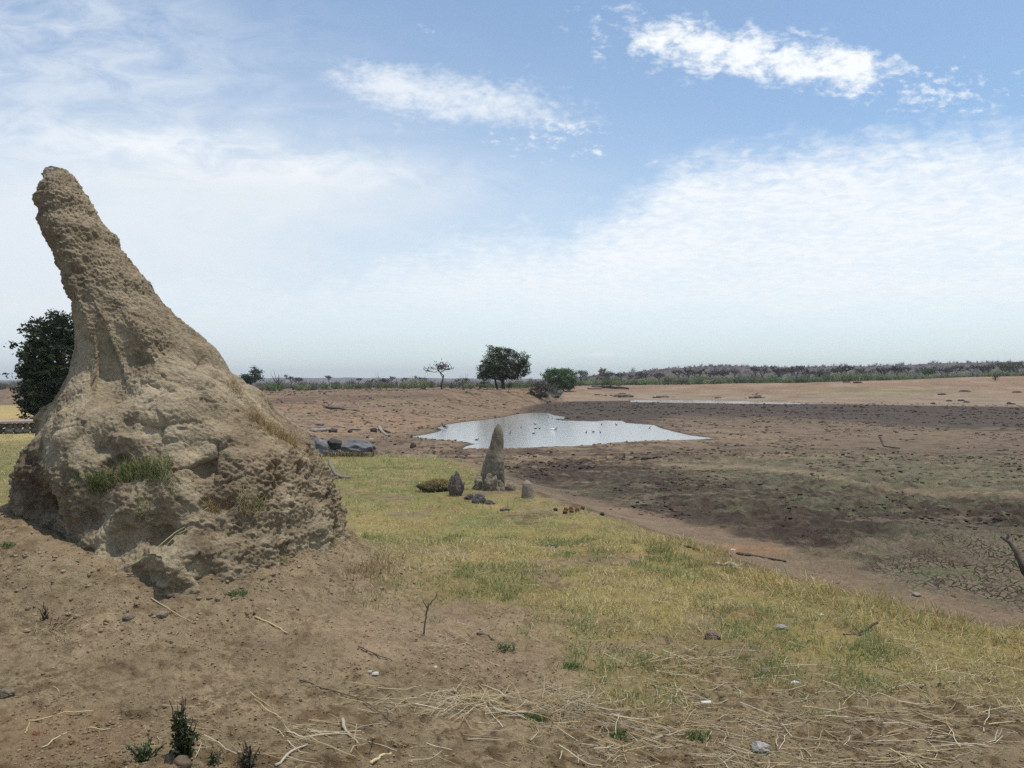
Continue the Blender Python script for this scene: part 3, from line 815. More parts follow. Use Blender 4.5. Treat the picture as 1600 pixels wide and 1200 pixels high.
def tuft(name, pos, n, h, spread, cols, label, cat='grass tuft', lean=(0.2, 0.95), wid=0.004, group=None, nrm=None, mat=None):
    mb = MB(); k = np.clip(RNG.normal(size=(n, 3)), -1.5, 1.5) * np.asarray(spread) * 0.5
    if nrm is not None: k -= nrm * (k @ nrm)[:, None] * 0.9
    else: k[:, 2] = 0
    cols = np.asarray(cols); C = cols[RNG.integers(0, len(cols), n)] * (0.7 + 0.6 * RNG.random(n))[:, None]
    mb.add(*blades(k, h * (0.4 + 0.6 * RNG.random(n)), RNG.uniform(*lean, n), np.full(n, wid), C))
    return tag(mb.build(name, mat or M_GRASS, None, False, tuple(pos)), label, cat, group)


GRN = [(0.12, 0.185, 0.06), (0.17, 0.22, 0.085), (0.09, 0.135, 0.045), (0.22, 0.24, 0.11)]
DRY = [(0.42, 0.31, 0.15), (0.52, 0.41, 0.22), (0.32, 0.23, 0.11), (0.38, 0.25, 0.11)]
for px, py, n, h, sx, lab in [(158, 768, 1100, .17, .26, 'fresh green grass tuft hanging over the hollow low on the termite mound'),
                              (225, 738, 800, .14, .26, 'fresh green grass tuft on the ledge across the middle of the termite mound')]:
    p, nn = on_mound(px, py); tuft('grass_tuft', p, n, h, (sx, 0.12, 0.10), GRN + DRY[:1], lab, nrm=nn)
for px, py, n, h, sx, cols, lab in [(415, 668, 420, .11, .32, DRY, 'dry tan grass tuft on the right shoulder of the termite mound'),
                                    (452, 690, 300, .11, .15, DRY, 'dry brown grass tuft at the right rim of the mound, above the crumbled flank'),
                                    (365, 605, 90, .08, .08, DRY, 'small straw tuft near the skyline of the right flank of the mound'),
                                    (330, 800, 480, .10, .19, DRY, 'flattened dry grass scattered across the lower face of the mound'),
                                    (395, 790, 460, .08, .17, DRY[:2] + GRN[:1], 'thin dry grass on the crumbled lower right face of the mound'),
                                    (270, 762, 90, .06, .08, GRN, 'small green sprig beside the grass ledge on the mound'),
                                    (220, 792, 80, .06, .07, GRN, 'small grey green sprig under the grass ledge on the mound'),
                                    (440, 882, 100, .06, .08, GRN, 'green sprig at the lower right foot of the mound face'),
                                    (530, 870, 420, .14, .22, DRY + GRN[:1], 'reddish dry grass at the right foot of the mound')]:
    p, nn = on_mound(px, py); tuft('grass_tuft', p, n, h, (sx, .1, .12), cols, lab, nrm=nn)
p = gp(566, 888); tuft('grass_tuft', p, 420, .12, (.4, .5, 0), [(0.24, 0.14, 0.06), (0.18, .10, .045), (.3, .22, .11)], 'rusty brown grass clump between the mound foot and the lawn')
for px, py, lab in [(15, 853, 'small dark green plant at the far left foot of the mound'), (372, 930, 'flat green sprig on bare soil in front of the mound lump'),
                    (835, 1125, 'small blue green weed beside the straw in the foreground'), (790, 1015, 'pale green grass sprig on the bare slope right of the twig'),
                    (960, 1150, 'dark small weed among the foreground straw'), (1090, 1150, 'low green weed in thin straw near the white stub'), (895, 1045, 'green sprig left of the straw tangle')]:
    p = gp(px, py); tuft('weed', p, 120, .05, (.075, .055, 0), GRN[:3], lab, 'weed', (0.3, 0.9), 0.006)

# ---------------------------------------------------------------- the small mounds by the lawn edge
CLAY = (0.235, 0.193, 0.14)


def spire(name, px, py, hpx, tab, label, lumps=(), lean=0.0, seed=1, col=CLAY):
    """A small termite spire: heights above the foot and half widths measured in bearings."""
    p = gp(px, py); Y = p[1]; k = Y / F
    z = np.linspace(-0.12 * hpx * k, hpx * k, 150); t = z / (hpx * k)
    tt = [a[0] for a in tab]; L_ = np.interp(t, tt, [a[1] for a in tab]) * k; R_ = np.interp(t, tt, [a[2] for a in tab]) * k
    th = np.linspace(0, 2 * math.pi, 181)[:-1]
    TH, Z = np.meshgrid(th, z)
    X = ((L_ + R_) / 2)[:, None] + ((R_ - L_) / 2)[:, None] * np.cos(TH); Yy = ((R_ - L_) / 2)[:, None] * np.sin(TH) * 0.9
    nn = np.stack([np.cos(TH), np.sin(TH), 0.3 + 0 * TH], -1)
    s = seed * 3.1
    g = 0.12 * perlin(X * 1.6 + s, Yy * 1.6, Z * 1.6) + 0.05 * perlin(X * 5 + s, Yy * 5, Z * 4) + 0.03 * np.abs(perlin(X * 11 + s, Yy * 11, Z * 8))
    wd = ((R_ - L_) / 2)[:, None]
    g = g + 0.04 * (np.abs(perlin(X * 7 + s, Yy * 7, Z * 3.0)) - .2)
    g = g * np.clip(wd / 0.3, 0.05, 1) * 0.62
    P = np.stack([X, Yy, Z], -1) + nn * g[..., None]
    nr, nc = TH.shape; i = np.arange(nr - 1)[:, None] * nc; j = np.arange(nc)[None]; j2 = (j + 1) % nc
    Q = np.stack([i + j, i + j2, i + nc + j2, i + nc + j], -1).reshape(-1, 4)
    m = np.clip(0.5 + fbm(X * 2.5 + s, Yy * 2.5, Z * 1.2, 3), 0, 1)
    C = mixc(np.zeros(P.shape) + np.asarray(col) * 0.72, np.asarray(col) * 1.25, m)
    mb = MB().add(P.reshape(-1, 3), None, Q, C.reshape(-1, 3))
    return tag(mb.build(name, M_MOUND, None, True, (p[0], p[1], p[2])), label, 'termite mound'), p


o, p = spire('termite_spire', 770, 765, 102, [(-0.15, -28, 19), (0, -24, 18), (0.10, -21, 17.5), (0.2, -17.5, 17.5), (0.3, -15, 17.5), (0.42, -13, 18.5), (0.56, -9, 18), (0.7, -5, 17), (0.82, -1, 16), (0.92, 3, 14), (0.97, 6, 12), (1.0, 8.5, 9.5)],
             'slender pale termite spire with a pointed tip in front of the pond', seed=2)
mb = MB(); rock_mb(mb, (-0.02, -0.28, 0.06), (0.14, 0.11, 0.24), 5, CLAY, 0.35, 0, (30, 40)); mb.build('side_lobe', M_MOUND, o, True)
mb = MB(); rock_mb(mb, (-0.24, -0.06, 0.02), (0.15, 0.14, 0.24), 6, CLAY, 0.35, 0, (30, 40)); mb.build('side_lobe', M_MOUND, o, True)
mb = MB(); rock_mb(mb, (0.13, -0.16, 0.0), (0.11, 0.10, 0.19), 8, CLAY, 0.35, 0, (30, 40)); mb.build('side_lobe', M_MOUND, o, True)
spire('termite_stub', 824, 779, 28, [(-0.15, -11, 11), (0, -9, 10.5), (0.3, -8, 9.5), (0.6, -7, 8), (0.8, -6, 6), (0.92, -4, 3), (1, -2.2, -1.5)], 'knee high pale termite stub just right of the slender spire', seed=4)
mb = MB(); p = gp(797, 766); rock_mb(mb, (0, 0, 0.03), (0.10, 0.09, 0.12), 9, CLAY, 0.25, 0, (20, 26)); tag(mb.build('earth_lump', M_MOUND, None, True, tuple(p)), 'small rounded earth lump between the spire and the termite stub', 'earth lump')

# broken stump with a turf overhang
p = gp(712, 776); k = p[1] / F
root = empty('weathered_stump', tuple(p), 'dark grey weathered stump under an overhanging lip of turf', 'stump')
mb = MB(); rock_mb(mb, (0, 0, 12 * k), (12 * k, 11 * k, 23 * k), 12, (0.115, 0.095, 0.078), 0.35, 0.15, (40, 48)); mb.build('stump_body', M_ROCK, root, True)
mb = MB(); rock_mb(mb, (2 * k, -2 * k, 32 * k), (4 * k, 4 * k, 8 * k), 13, (0.12, 0.1, 0.085), 0.3, 0.15, (16, 20)); mb.build('splinter', M_ROCK, root, True)
p2 = gp(684, 768)
mb = MB(); rock_mb(mb, (0, 0.10, 0.02), (30 * k, 24 * k, 15 * k), 14, (0.085, 0.062, 0.04), 0.3, 0, (40, 50))
o = tag(mb.build('turf_lip', M_EARTH, None, True, tuple(p2)), 'undercut dark bank of roots and turf left of the grey stump', 'turf bank')
n = 1500; a = RNG.random(n) * 2 * math.pi; rr = np.sqrt(RNG.random(n)); bx = np.cos(a) * rr * 30 * k; by = 0.10 + np.sin(a) * rr * 24 * k
bz = 0.02 + 15 * k * np.sqrt(np.clip(1 - rr ** 2, 0, 1)) * 0.95
cols = np.array([YELLOW, GREEN * 1.1, OCHRE, YELLOW * .8])
mb = MB(); mb.add(*blades(np.stack([bx, by, bz], 1), 0.05 + 0.07 * RNG.random(n), RNG.uniform(0.6, 0.98, n), np.full(n, 0.010), cols[RNG.integers(0, 4, n)] * (0.6 + 0.6 * RNG.random(n))[:, None]))
mb.build('turf', M_GRASS, o)

ROCKS = [
    # px, py, half width, half depth, half height (in bearing units), colour, seed, facet, sink, label
    (748, 786, 11, 9, 11, (0.10, 0.082, 0.078), 21, .2, .25, 'purple grey pointed rock in the grass right of the stump'),
    (765, 787, 8, 7, 5, (0.085, 0.07, 0.06), 22, .2, .2, 'low dark stone touching the right side of the pointed rock'),
    (733, 781, 9, 7, 6, (0.07, 0.055, 0.045), 23, .3, .2, 'dark broken stone between the stump and the pointed rock'),
    (789, 797, 8, 6, 3.5, (0.15, 0.115, 0.09), 24, .2, .2, 'flat brown stone in the grass below the spire'),
    (862, 855, 11, 8, 2.5, (0.045, 0.042, 0.04), 25, .2, .1, 'flat charcoal grey stone lying in the middle of the lawn'),
    (1114, 1000, 13, 11, 11, (0.20, 0.135, 0.095), 26, .3, .25, 'squarish brown stone block with a pale top in the lawn'),
    (1222, 988, 10, 7, 4.5, (0.30, 0.265, 0.235), 27, .25, .2, 'pale grey flat stone in the yellow grass right of the brown block'),
    (1196, 1052, 9, 6, 5, (0.17, 0.13, 0.10), 28, .25, .25, 'small dark fronted stone below the brown block'),
    (1188, 1168, 16, 11, 9, (0.34, 0.31, 0.28), 29, .2, .3, 'pale cream rock among straw at the bottom of the picture'),
    (8, 1090, 14, 11, 9, (0.16, 0.13, 0.085), 30, .15, .3, 'mossy brown stone at the left edge of the foreground'),
    (389, 961, 7, 5, 4, (0.26, 0.17, 0.10), 31, 0, .2, 'smooth orange tan pebble in front of the mound'),
    (254, 962, 9, 7, 6, (0.22, 0.175, 0.12), 32, .2, .35, 'tan clod lying below the mound lump, left of the thin stalk'),
    (200, 965, 9, 7, 5, (0.20, 0.155, 0.105), 33, .2, .4, 'flat tan clod on bare soil below the mound hollow'),
    (587, 1054, 6, 4, 3, (0.52, 0.49, 0.43), 34, .25, .2, 'white stone chip on bare soil below the upright twig'),
    (578, 1049, 4, 3, 2.5, (0.44, 0.40, 0.35), 35, .25, .2, 'smaller pale chip touching the white stone chip'),
    (680, 1044, 4, 3, 2.5, (0.42, 0.36, 0.28), 36, .2, .2, 'cream pebble beside the curled straw'),
    (56, 1148, 6, 5, 5, (0.22, 0.09, 0.05), 37, .2, .3, 'orange red pottery coloured shard in the lower left soil'),
    (262, 1108, 9, 6, 4, (0.15, 0.125, 0.08), 38, .1, .2, 'dark olive pebble left of the leafy plant'),
    (1283, 966, 5, 3, 2, (0.5, 0.46, 0.40), 39, .2, .2, 'cream chip lying near the dark curved stick'),
    (1244, 1068, 7, 5, 3, (0.5, 0.49, 0.46), 40, .25, .2, 'white flake in straw below the small dark fronted stone'),
    (1145, 860, 5, 4, 2.2, (0.45, 0.41, 0.36), 41, .2, .2, 'white stone on the path above the bleached driftwood'),
    (1432, 933, 7, 5, 3, (0.30, 0.25, 0.19), 42, .2, .2, 'pale stone at the edge of the cracked mud'),
    (645, 701, 5, 4, 5, (0.075, 0.052, 0.043), 43, .2, .15, 'dark brown cube shaped boulder on the shore left of the pond'),
    (676, 702, 4, 3, 2.5, (0.085, 0.06, 0.047), 44, .2, .2, 'small dark stone just right of the dark brown boulder'),
    (617, 695, 2.5, 2.2, 2, (0.085, 0.06, 0.05), 45, .2, .2, 'tiny dark stone left of the dark brown boulder'),
    (584, 676, 6, 4, 5, (0.06, 0.052, 0.05), 46, .2, .2, 'round black stone on the drift line left of the pond'),
    (547, 677, 4, 3.5, 4.2, (0.075, 0.06, 0.055), 47, .2, .2, 'round brown stone in the middle of the drift line'),
    (520, 676, 7, 4, 4, (0.09, 0.075, 0.068), 48, .2, .2, 'dark oblong stone at the left of the drift line'),
    (500, 665, 8, 5, 3, (0.22, 0.19, 0.165), 49, .2, .3, 'pale grey slab at the upper left of the drift line'),
    (531, 668, 9, 5, 3.2, (0.24, 0.205, 0.175), 50, .25, .3, 'pale flat slab resting above the dark oblong stone'),
    (556, 672, 9, 5, 2.5, (0.21, 0.18, 0.15), 51, .25, .3, 'pale flaked slab between the round stones'),
    (572, 680, 7, 4, 1.5, (0.25, 0.22, 0.19), 52, .25, .3, 'thin pale flake left below the black stone'),
    (580, 687, 5, 3, 2, (0.36, 0.32, 0.28), 53, .2, .3, 'whitish chip on the shore above the grey boulders'),
    (734, 691, 7, 4, 2.4, (0.07, 0.052, 0.042), 54, .2, .2, 'dark clod at the waterline left of the spire'),
    (745, 692, 5, 3, 2.5, (0.065, 0.05, 0.04), 55, .2, .2, 'dark clod standing in the shallows left of the spire'),
    (657, 669, 6, 4, 2.2, (0.09, 0.07, 0.055), 56, .2, .2, 'brown clod on the bank above the pond tip'),
    (1185, 712, 9, 5, 2.6, (0.16, 0.13, 0.10), 57, .2, .2, 'low brown hump on the pale flats right of the pond'),
    (1010, 720, 9, 5, 5.5, (0.095, 0.075, 0.058), 58, .1, .3, 'small dark molehill shaped heap on the pan'),
    (1510, 768, 16, 8, 2.6, (0.19, 0.155, 0.12), 59, .15, .3, 'pale sandy slab on the green film at the right'),
    (1485, 763, 10, 5, 3.5, (0.10, 0.055, 0.038), 60, .2, .25, 'dark red dung heap on the green film at the right'),
]
for px, py, a, b, c, col, seed, fac, sink, lab in ROCKS:
    p = gp(px, py); k = p[1] / F
    mb = MB(); rock_mb(mb, (0, 0, c * k * (1 - sink * 2) * 0.6), (a * k, b * k * 1.15, c * k), seed, col, 0.22, fac, (24, 32), random.uniform(-0.4, 0.4))
    o = mb.build('pebble' if a < 8 and py > 900 else 'dung_heap' if 'dung' in lab else 'stone', M_ROCK, None, fac == 0, tuple(p))
    tag(o, lab, 'pebble' if a < 8 and py > 900 else 'dung' if 'dung' in lab else 'stone')

# grey granite outcrop behind the lawn
BOULDERS = [(500, 708, 18, 15, 22, (0.165, 0.167, 0.165), 71, 'blue grey boulder with a dark cap at the left of the outcrop behind the mound'),
            (515, 716, 22, 14, 13, (0.18, 0.18, 0.175), 72, 'low blue grey boulder at the front of the outcrop behind the mound'),
            (555, 707, 27, 18, 17, (0.15, 0.15, 0.147), 73, 'long rounded grey boulder at the right of the outcrop'),
            (521, 698, 13, 10, 12, (0.05, 0.048, 0.045), 74, 'black stained rock on top of the outcrop')]
for px, py, a, b, c, col, seed, lab in BOULDERS:
    p = gp(px, 708); k = p[1] / F; zz = (708 - py) * k
    mb = MB(); rock_mb(mb, (0, 0, c * k * 0.25 + zz), (a * k, b * k, c * k * 0.8), seed, col, 0.32, 0.18, (44, 60), 0.2)
    tag(mb.build('boulder', M_ROCK, None, True, tuple(p + np.array([0, 0.1 if c == 12 else (0.6 if px == 555 else 0), 0]))), lab, 'boulder')
p = gp(545, 714); tuft('grass_tuft', p, 500, 0.28, (1.0, 0.4, 0), [(0.13, 0.09, 0.05), (0.2, 0.14, 0.08), (0.09, 0.06, 0.04)], 'brown withered tussock in front of the long grey boulder', wid=0.012)

# ---------------------------------------------------------------- sticks, driftwood and dead branches
def line_on_ground(pts, lift=0.012):
    out = []
    for q in pts:
        px, py = q[:2]; l = q[2] if len(q) > 2 else 0.0
        g = gp(px, py); out.append(g + np.array([0, 0, lift + l]))
    return np.array(out)


def resample(P, n, wob=0.0):
    P = np.asarray(P, float); d = np.concatenate([[0], np.cumsum(np.linalg.norm(np.diff(P, axis=0), axis=1))])
    t = np.linspace(0, d[-1], n); Q = np.stack([np.interp(t, d, P[:, i]) for i in range(3)], 1)
    w = RNG.normal(size=(n, 3)) * wob; w[0] = w[-1] = 0
    return Q + w


def stick(name, paths, label, cat, col, mat=None, lift=0.01, n=9, wob=0.006, sides=7, group=None):
    """paths: list of (bearing points, radius start, radius end)."""
    mb = MB(); org = None
    for pts, r0, r1 in paths:
        P = line_on_ground(pts, lift)
        if org is None: org = P[0] * np.array([1, 1, 1])
        P = resample(P, n, wob)
        if mat is M_STRAW: r0, r1 = r0 * .7, r1 * .7
        mb.tube(P - org, np.linspace(r0, r1, n), sides, col, 0.08)
    return tag(mb.build(name, mat or M_WOOD, None, True, tuple(org)), label, cat, group)


PALE, GREYW, DARKW, GOLD = (0.54, 0.46, 0.31), (0.30, 0.255, 0.21), (0.075, 0.055, 0.042), (0.52, 0.41, 0.22)
stick('driftwood', [([(1113, 882), (1130, 884.5), (1142, 882, 0.0), (1147, 889)], 0.016, 0.024), ([(1141, 884), (1142, 882, 0.06), (1140.5, 881, 0.10)], 0.014, 0.005), ([(1145, 886, .02), (1152, 890), (1160, 891)], 0.028, 0.016), ([(1150, 890), (1158, 887, .02)], .014, .006)],
      'bleached forked driftwood at the edge of the lawn beside the path', 'driftwood', (0.34, 0.28, 0.20))
stick('fallen_branch', [([(1152, 866), (1180, 869), (1205, 875), (1228, 879)], 0.03, 0.014)], 'dark fallen branch lying along the toe of the bank', 'branch', (0.10, 0.078, 0.06))
stick('fallen_branch', [([(1070, 856), (1092, 864)], 0.014, 0.006)], 'short dark twig on the path left of the dark fallen branch', 'branch', DARKW)
stick('curved_stick', [([(1318, 997), (1345, 993), (1362, 988, .02), (1371, 986, .05)], 0.008, 0.010)], 'dark curved stick lying in the yellow grass on the right', 'stick', DARKW)
stick('forked_branch', [([(514, 740, .36), (520, 748, .16), (527, 748, 0), (538, 748), (549, 749)], 0.035, 0.05), ([(512, 748), (527, 749)], 0.045, 0.05)], 'weathered forked branch on the lawn just right of the mound', 'branch', (0.20, 0.165, 0.135))
# dead branch rising out of the right side
g = gp(1612, 905); b = np.array([(1597, 884), (1590, 866), (1582, 851), (1573, 843), (1564, 838)], float)
P = [g] + [np.array([(px - CX) / F * (g[1] + 0.05 * i), g[1] + 0.05 * i, EYE - (py - CY) / F * (g[1] + 0.05 * i)]) for i, (px, py) in enumerate(b)]
mb = MB().tube(resample(np.array(P) - g, 14, 0.004), np.linspace(0.05, 0.02, 14), 9, (0.12, 0.095, 0.075), 0.08)
mb.tube(resample(np.array([P[4] - g, P[4] - g + [0.03, 0, 0.09]]), 4), [0.02, 0.015, 0.01, 0.006], 6, (0.12, 0.095, 0.075))
tag(mb.build('dead_branch', M_WOOD, None, True, tuple(g)), 'bent bare branch rising from the cracked mud at the right edge', 'branch')
stick('fallen_log', [([(507, 636), (520, 640, .1), (545, 641), (562, 643)], 0.16, 0.06), ([(505, 633, .5), (514, 637, .2)], 0.08, 0.05), ([(512, 638, .1), (522, 634, .6)], .07, .03)], 'dark fallen tree with broken limbs on the red bank', 'log', (0.11, 0.085, 0.07), wob=0.05)
stick('fallen_log', [([(487, 675), (505, 674), (517, 674)], 0.16, 0.11)], 'pale log on the drift line beside the grey boulders', 'log', (0.29, 0.25, 0.21), lift=.08)
stick('fallen_log', [([(592, 671, .1), (598, 677), (605, 682)], 0.13, 0.06)], 'short pale log leaning beside the black stone', 'log', (0.32, 0.275, 0.23), lift=.06)
stick('fallen_log', [([(596, 672), (610, 678)], 0.12, 0.05)], 'dark short log right of the pale leaning log', 'log', (0.12, 0.10, 0.085), lift=.06)
stick('dead_branch', [([(1375, 699, .5), (1381, 702, 0.1), (1406, 702)], 0.06, 0.03)], 'thin forked dead branch on the pale flats at the right', 'branch', (0.08, 0.06, 0.05), lift=.05)
stick('fallen_log', [([(925, 607.5, .0), (945, 607.6, .1), (965, 608.2, .1), (983, 609)], 0.42, 0.25), ([(955, 608, .1), (951, 607.6, 1.6)], .15, .06)], 'long dark fallen trunk on the far bank in front of green shrubs', 'log', (0.075, 0.06, 0.05), lift=.3, wob=.1)
stick('fallen_log', [([(918, 608.5), (940, 608.5)], 0.3, 0.2)], 'pale fallen trunk left of the long dark trunk on the far bank', 'log', (0.27, 0.23, 0.18), lift=.2)

# distinct stalks lying in the foreground
for pts, r0, r1, col, lab in [
    ([(398, 968), (425, 980), (450, 992)], .010, .006, GOLD, 'thick golden stalk on bare soil in front of the mound'),
    ([(236, 936), (268, 955), (298, 974)], .005, .003, PALE, 'thin pale stalk running down from the mound lump'),
    ([(24, 1124), (60, 1121), (100, 1119), (146, 1117)], .006, .004, GOLD, 'long golden stalk lying level at the lower left'),
    ([(66, 1172), (85, 1162), (107, 1148)], .005, .004, PALE, 'pale straight straw in the bottom left corner, right of the red shard'),
    ([(40, 1147), (47, 1126)], .004, .003, GOLD, 'short golden straw under the long level stalk'),
    ([(137, 1145), (165, 1145), (190, 1142)], .006, .004, GOLD, 'yellow stalk lying left of the leafy plant'),
    ([(770, 1114), (790, 1116), (822, 1118)], .014, .012, (.46, .38, .24), 'fat pale cane piece lying beside the straw heap'),
    ([(579, 1196), (595, 1187), (611, 1179)], .011, .009, GOLD, 'stubby tan cane at the bottom edge of the foreground'),
    ([(535, 1130), (541, 1147), (549, 1156)], .016, .007, (.46, .38, .26), 'pale curled leaf sheath at the left end of the straw heap'),
    ([(560, 1012), (585, 1023), (613, 1036)], .006, .004, (.16, .12, .08), 'brown thin stick left below the upright twig'),
    ([(745, 990), (760, 994), (772, 1001)], .011, .008, (.15, .115, .085), 'dark bark piece on the pale slope right of the twig'),
    ([(468, 1065), (500, 1078), (560, 1100), (610, 1122)], .005, .003, (.10, .08, .06), 'long dark twig leading to the straw heap'),
    ([(556, 1142), (580, 1132), (640, 1130)], .005, .004, (.36, .31, .24), 'grey branching stalk under the straw heap'),
    ([(448, 1150), (470, 1155), (500, 1153), (530, 1150)], .006, .005, PALE, 'bent pale stem at the left of the straw heap'),
    ([(430, 1198), (455, 1180), (480, 1165)], .010, .006, (.42, .36, .27), 'whitish flattened stem curving at the bottom edge'),
    ([(1235, 1148), (1300, 1156), (1400, 1168)], .004, .003, (.35, .29, .17), 'long thin straw running right at the bottom edge'),
    ([(205, 893, .0), (232, 868, .0)], .0, .0, GOLD, None),
]:
    if lab: stick('dry_stalk', [(pts, r0, r1)], lab, 'stalk', col, M_STRAW, 0.008, 9, 0.003, 6)
# long stem propped on the mound face
mb = MB(); pa, _ = on_mound(205, 885); pb, _ = on_mound(258, 850); pc, _ = on_mound(330, 800)
for off in (0, 0.02): mb.tube(resample(np.array([pa + [0, -.06, .0], pb + [0, -.07, off], pc + [0, -.05, off * 2]]) - pa, 10, 0.008), np.linspace(.006, .003, 10), 6, (.33, .30, .15))
tag(mb.build('dry_stalk', M_STRAW, None, True, tuple(pa)), 'long yellow green stem propped diagonally across the lower mound face', 'stalk')
# white stub
p = gp(1103, 1097); mb = MB().tube([(-0.028, 0, 0.012), (-.01, .002, .012), (0.028, 0.006, 0.012)], [.011, .011, .011], 12, (0.62, 0.58, 0.52))
tag(mb.build('cane_stub', M_STRAW, None, True, tuple(p)), 'white cylindrical stub lying on the soil below the brown stone block', 'stub')

# curled straw wisp and straw tangle
def wisp(name, px, py, rx, ry, n, l, label, up=0.0, cols=(PALE, GOLD), rad=.0019, fan=None):
    p = gp(px, py); mb = MB(); k = p[1] / F
    for i in range(n):
        a = random.uniform(0, math.tau) if fan is None else random.uniform(*fan)
        c = np.array([random.gauss(0, rx * k), random.gauss(0, ry * k * 2.5), 0.0])
        ln = l * random.uniform(.4, 1.1); d = np.array([math.cos(a), math.sin(a), 0]) * ln
        z0, z1 = random.uniform(0, .02), random.uniform(0, up)
        q = [c + [0, 0, z0], c + d * .5 + [0, random.gauss(0, .01), (z0 + z1) / 2 + .01], c + d + [0, 0, z1]]
        g = [Hs(p[0] + v[0], p[1] + v[1]) - p[2] for v in q]
        q = [v + np.array([0, 0, h + .006]) for v, h in zip(q, g)]
        mb.tube(resample(q, 6, .003), np.linspace(rad, rad * .5, 6), 4, np.array(cols[i % len(cols)]) * random.uniform(.7, 1.15))
    return tag(mb.build(name, M_STRAW, None, False, tuple(p)), label, 'straw')


wisp('straw_wisp', 705, 1010, 18, 8, 26, .22, 'curled wisp of pale straw beside the upright twig', .05)
wisp('straw_tangle', 880, 1110, 26, 10, 80, .28, 'dense tangle of pale straw with upright fine stems in the centre foreground', .10)
wisp('straw_tangle', 715, 1105, 40, 8, 70, .25, 'flat heap of pale straw left of the fat cane piece', .03)
wisp('straw_tangle', 90, 985, 22, 8, 26, .16, 'loose nest of straw and black twigs on soil at the left', .05, (GOLD, DARKW, PALE))

# upright twig
p = gp(665, 992); mb = MB(); k = p[1] / F
S = lambda a: np.array([(q[0] - 662) * k if False else q[0] * k for q in a])
main = np.array([(-3, 0, 0), (-1.5, 0, 18), (1, 0, 34), (2.5, 0, 44)]) * k
mb.tube(resample(main, 9, .002), np.linspace(.0065, .0045, 9), 7, (0.15, 0.112, 0.082))
mb.tube(resample(np.array([(2.5, 0, 44), (9, 2, 52), (15, 3, 58), (18, 3, 68)]) * k, 8, .002), np.linspace(.006, .003, 8), 6, (.15, .112, .082))
mb.tube(resample(np.array([(2.5, 0, 44), (-2, -2, 52), (-4, -3, 58)]) * k, 6, .001), np.linspace(.005, .002, 6), 6, (.15, .112, .082))
mb.tube(resample(np.array([(1, 0, 36), (5, -3, 45), (4, -3, 55)]) * k, 6, .001), np.linspace(.004, .002, 6), 5, (.15, .112, .082))
tag(mb.build('upright_twig', M_WOOD, None, True, tuple(p)), 'thin dark forked twig standing upright in the bare soil', 'twig')


# leafy plants at the bottom
def leafy_plant(px, py, hpx, wpx, nst, nlf, label, cols, lsz=.014):
    p = gp(px, py); k = p[1] / F
    root = empty('leafy_plant', tuple(p), label, 'plant')
    ms, ml = MB(), MB(); lp, lc = [], []
    for i in range(nst):
        hh = hpx * k * random.uniform(.5, 1.0) * (1.15 if i == 0 else 1); a = random.uniform(0, math.tau); w = wpx * k * random.uniform(.2, 1)
        e = np.array([math.cos(a) * w, math.sin(a) * w * .6, hh])
        b = np.array([math.cos(a) * w * .3, math.sin(a) * w * .2, 0])
        Q = resample([b, b * .4 + e * .5 + [0, 0, .01], e], 8, .004)
        ms.tube(Q, np.linspace(.005, .0018, 8), 5, (0.06, 0.05, 0.038))
        for j in range(nlf):
            t = random.uniform(.12, .88); q = Q[int(t * 7)]
            lp.append(q + np.array([random.gauss(0, .014), random.gauss(0, .014), random.gauss(0, .012)])); lc.append(np.array(random.choice(cols)) * random.uniform(.6, 1.3))
    ml.add(*leaves(np.array(lp), RNG.uniform(lsz * .6, lsz * 1.2, len(lp)), np.array(lc)))
    ms.build('stem', M_WOOD, root, True); ml.build('foliage', M_LEAF, root)
    return p


PG = [(0.040, 0.060, 0.018), (0.06, 0.085, 0.028), (0.03, 0.042, 0.015), (0.10, 0.11, 0.045), (.13, .10, .05)]
p = leafy_plant(287, 1193, 104, 24, 15, 44, 'dark leafy plant with a bare twig tip standing on a clod at the bottom left', PG, .015)
mb = MB(); rock_mb(mb, (0.01, -0.05, 0.0), (.045, .04, .045), 81, (.14, .105, .07), .3, .1, (18, 24)); tag(mb.build('earth_clod', M_EARTH, None, True, tuple(p)), 'brown clod at the foot of the dark leafy plant', 'clod')
leafy_plant(388, 1196, 40, 20, 12, 18, 'small grey twiggy plant right of the dark leafy plant', [(0.07, 0.075, 0.04), (.10, .09, .055), (0.05, .055, .03)], .009)
leafy_plant(228, 1196, 34, 34, 14, 16, 'low bright green sprigs left of the dark leafy plant', [(0.09, 0.15, 0.045), (.06, .1, .03), (.13, .17, .07)], .011)
leafy_plant(330, 1198, 22, 26, 8, 12, 'low yellow green sprigs between the two dark plants', [(0.12, 0.15, 0.05), (.07, .1, .03), (.16, .16, .07)], .010)
p = gp(72, 958); leafy_plant(72, 962, 30, 14, 6, 2, 'tiny leafless black sprig left of the straw nest', [(.05, .045, .035)], .006)

# ---------------------------------------------------------------- straw
STRAW_VAR = []
for v in range(14):
    mb = MB(); ln = 1.0; n = 6
    b = RNG.normal() * 0.05
    Q = np.stack([np.linspace(-.5, .5, n), b * (1 - np.linspace(-1, 1, n) ** 2) + RNG.normal(size=n) * .010, RNG.normal(size=n) * .006], 1)
    if v % 4 == 0: Q[3:, 1] += np.linspace(0, .25, n - 3)
    mb.tube(Q * np.array([.16, .16, .16]), np.linspace(.0017, .0010, n), 5, [PALE, GOLD, (.66, .58, .42), (.44, .33, .16)][v % 4])
    STRAW_VAR.append(mb.mesh('dry_straw', False)); STRAW_VAR[-1].materials.append(M_STRAW)


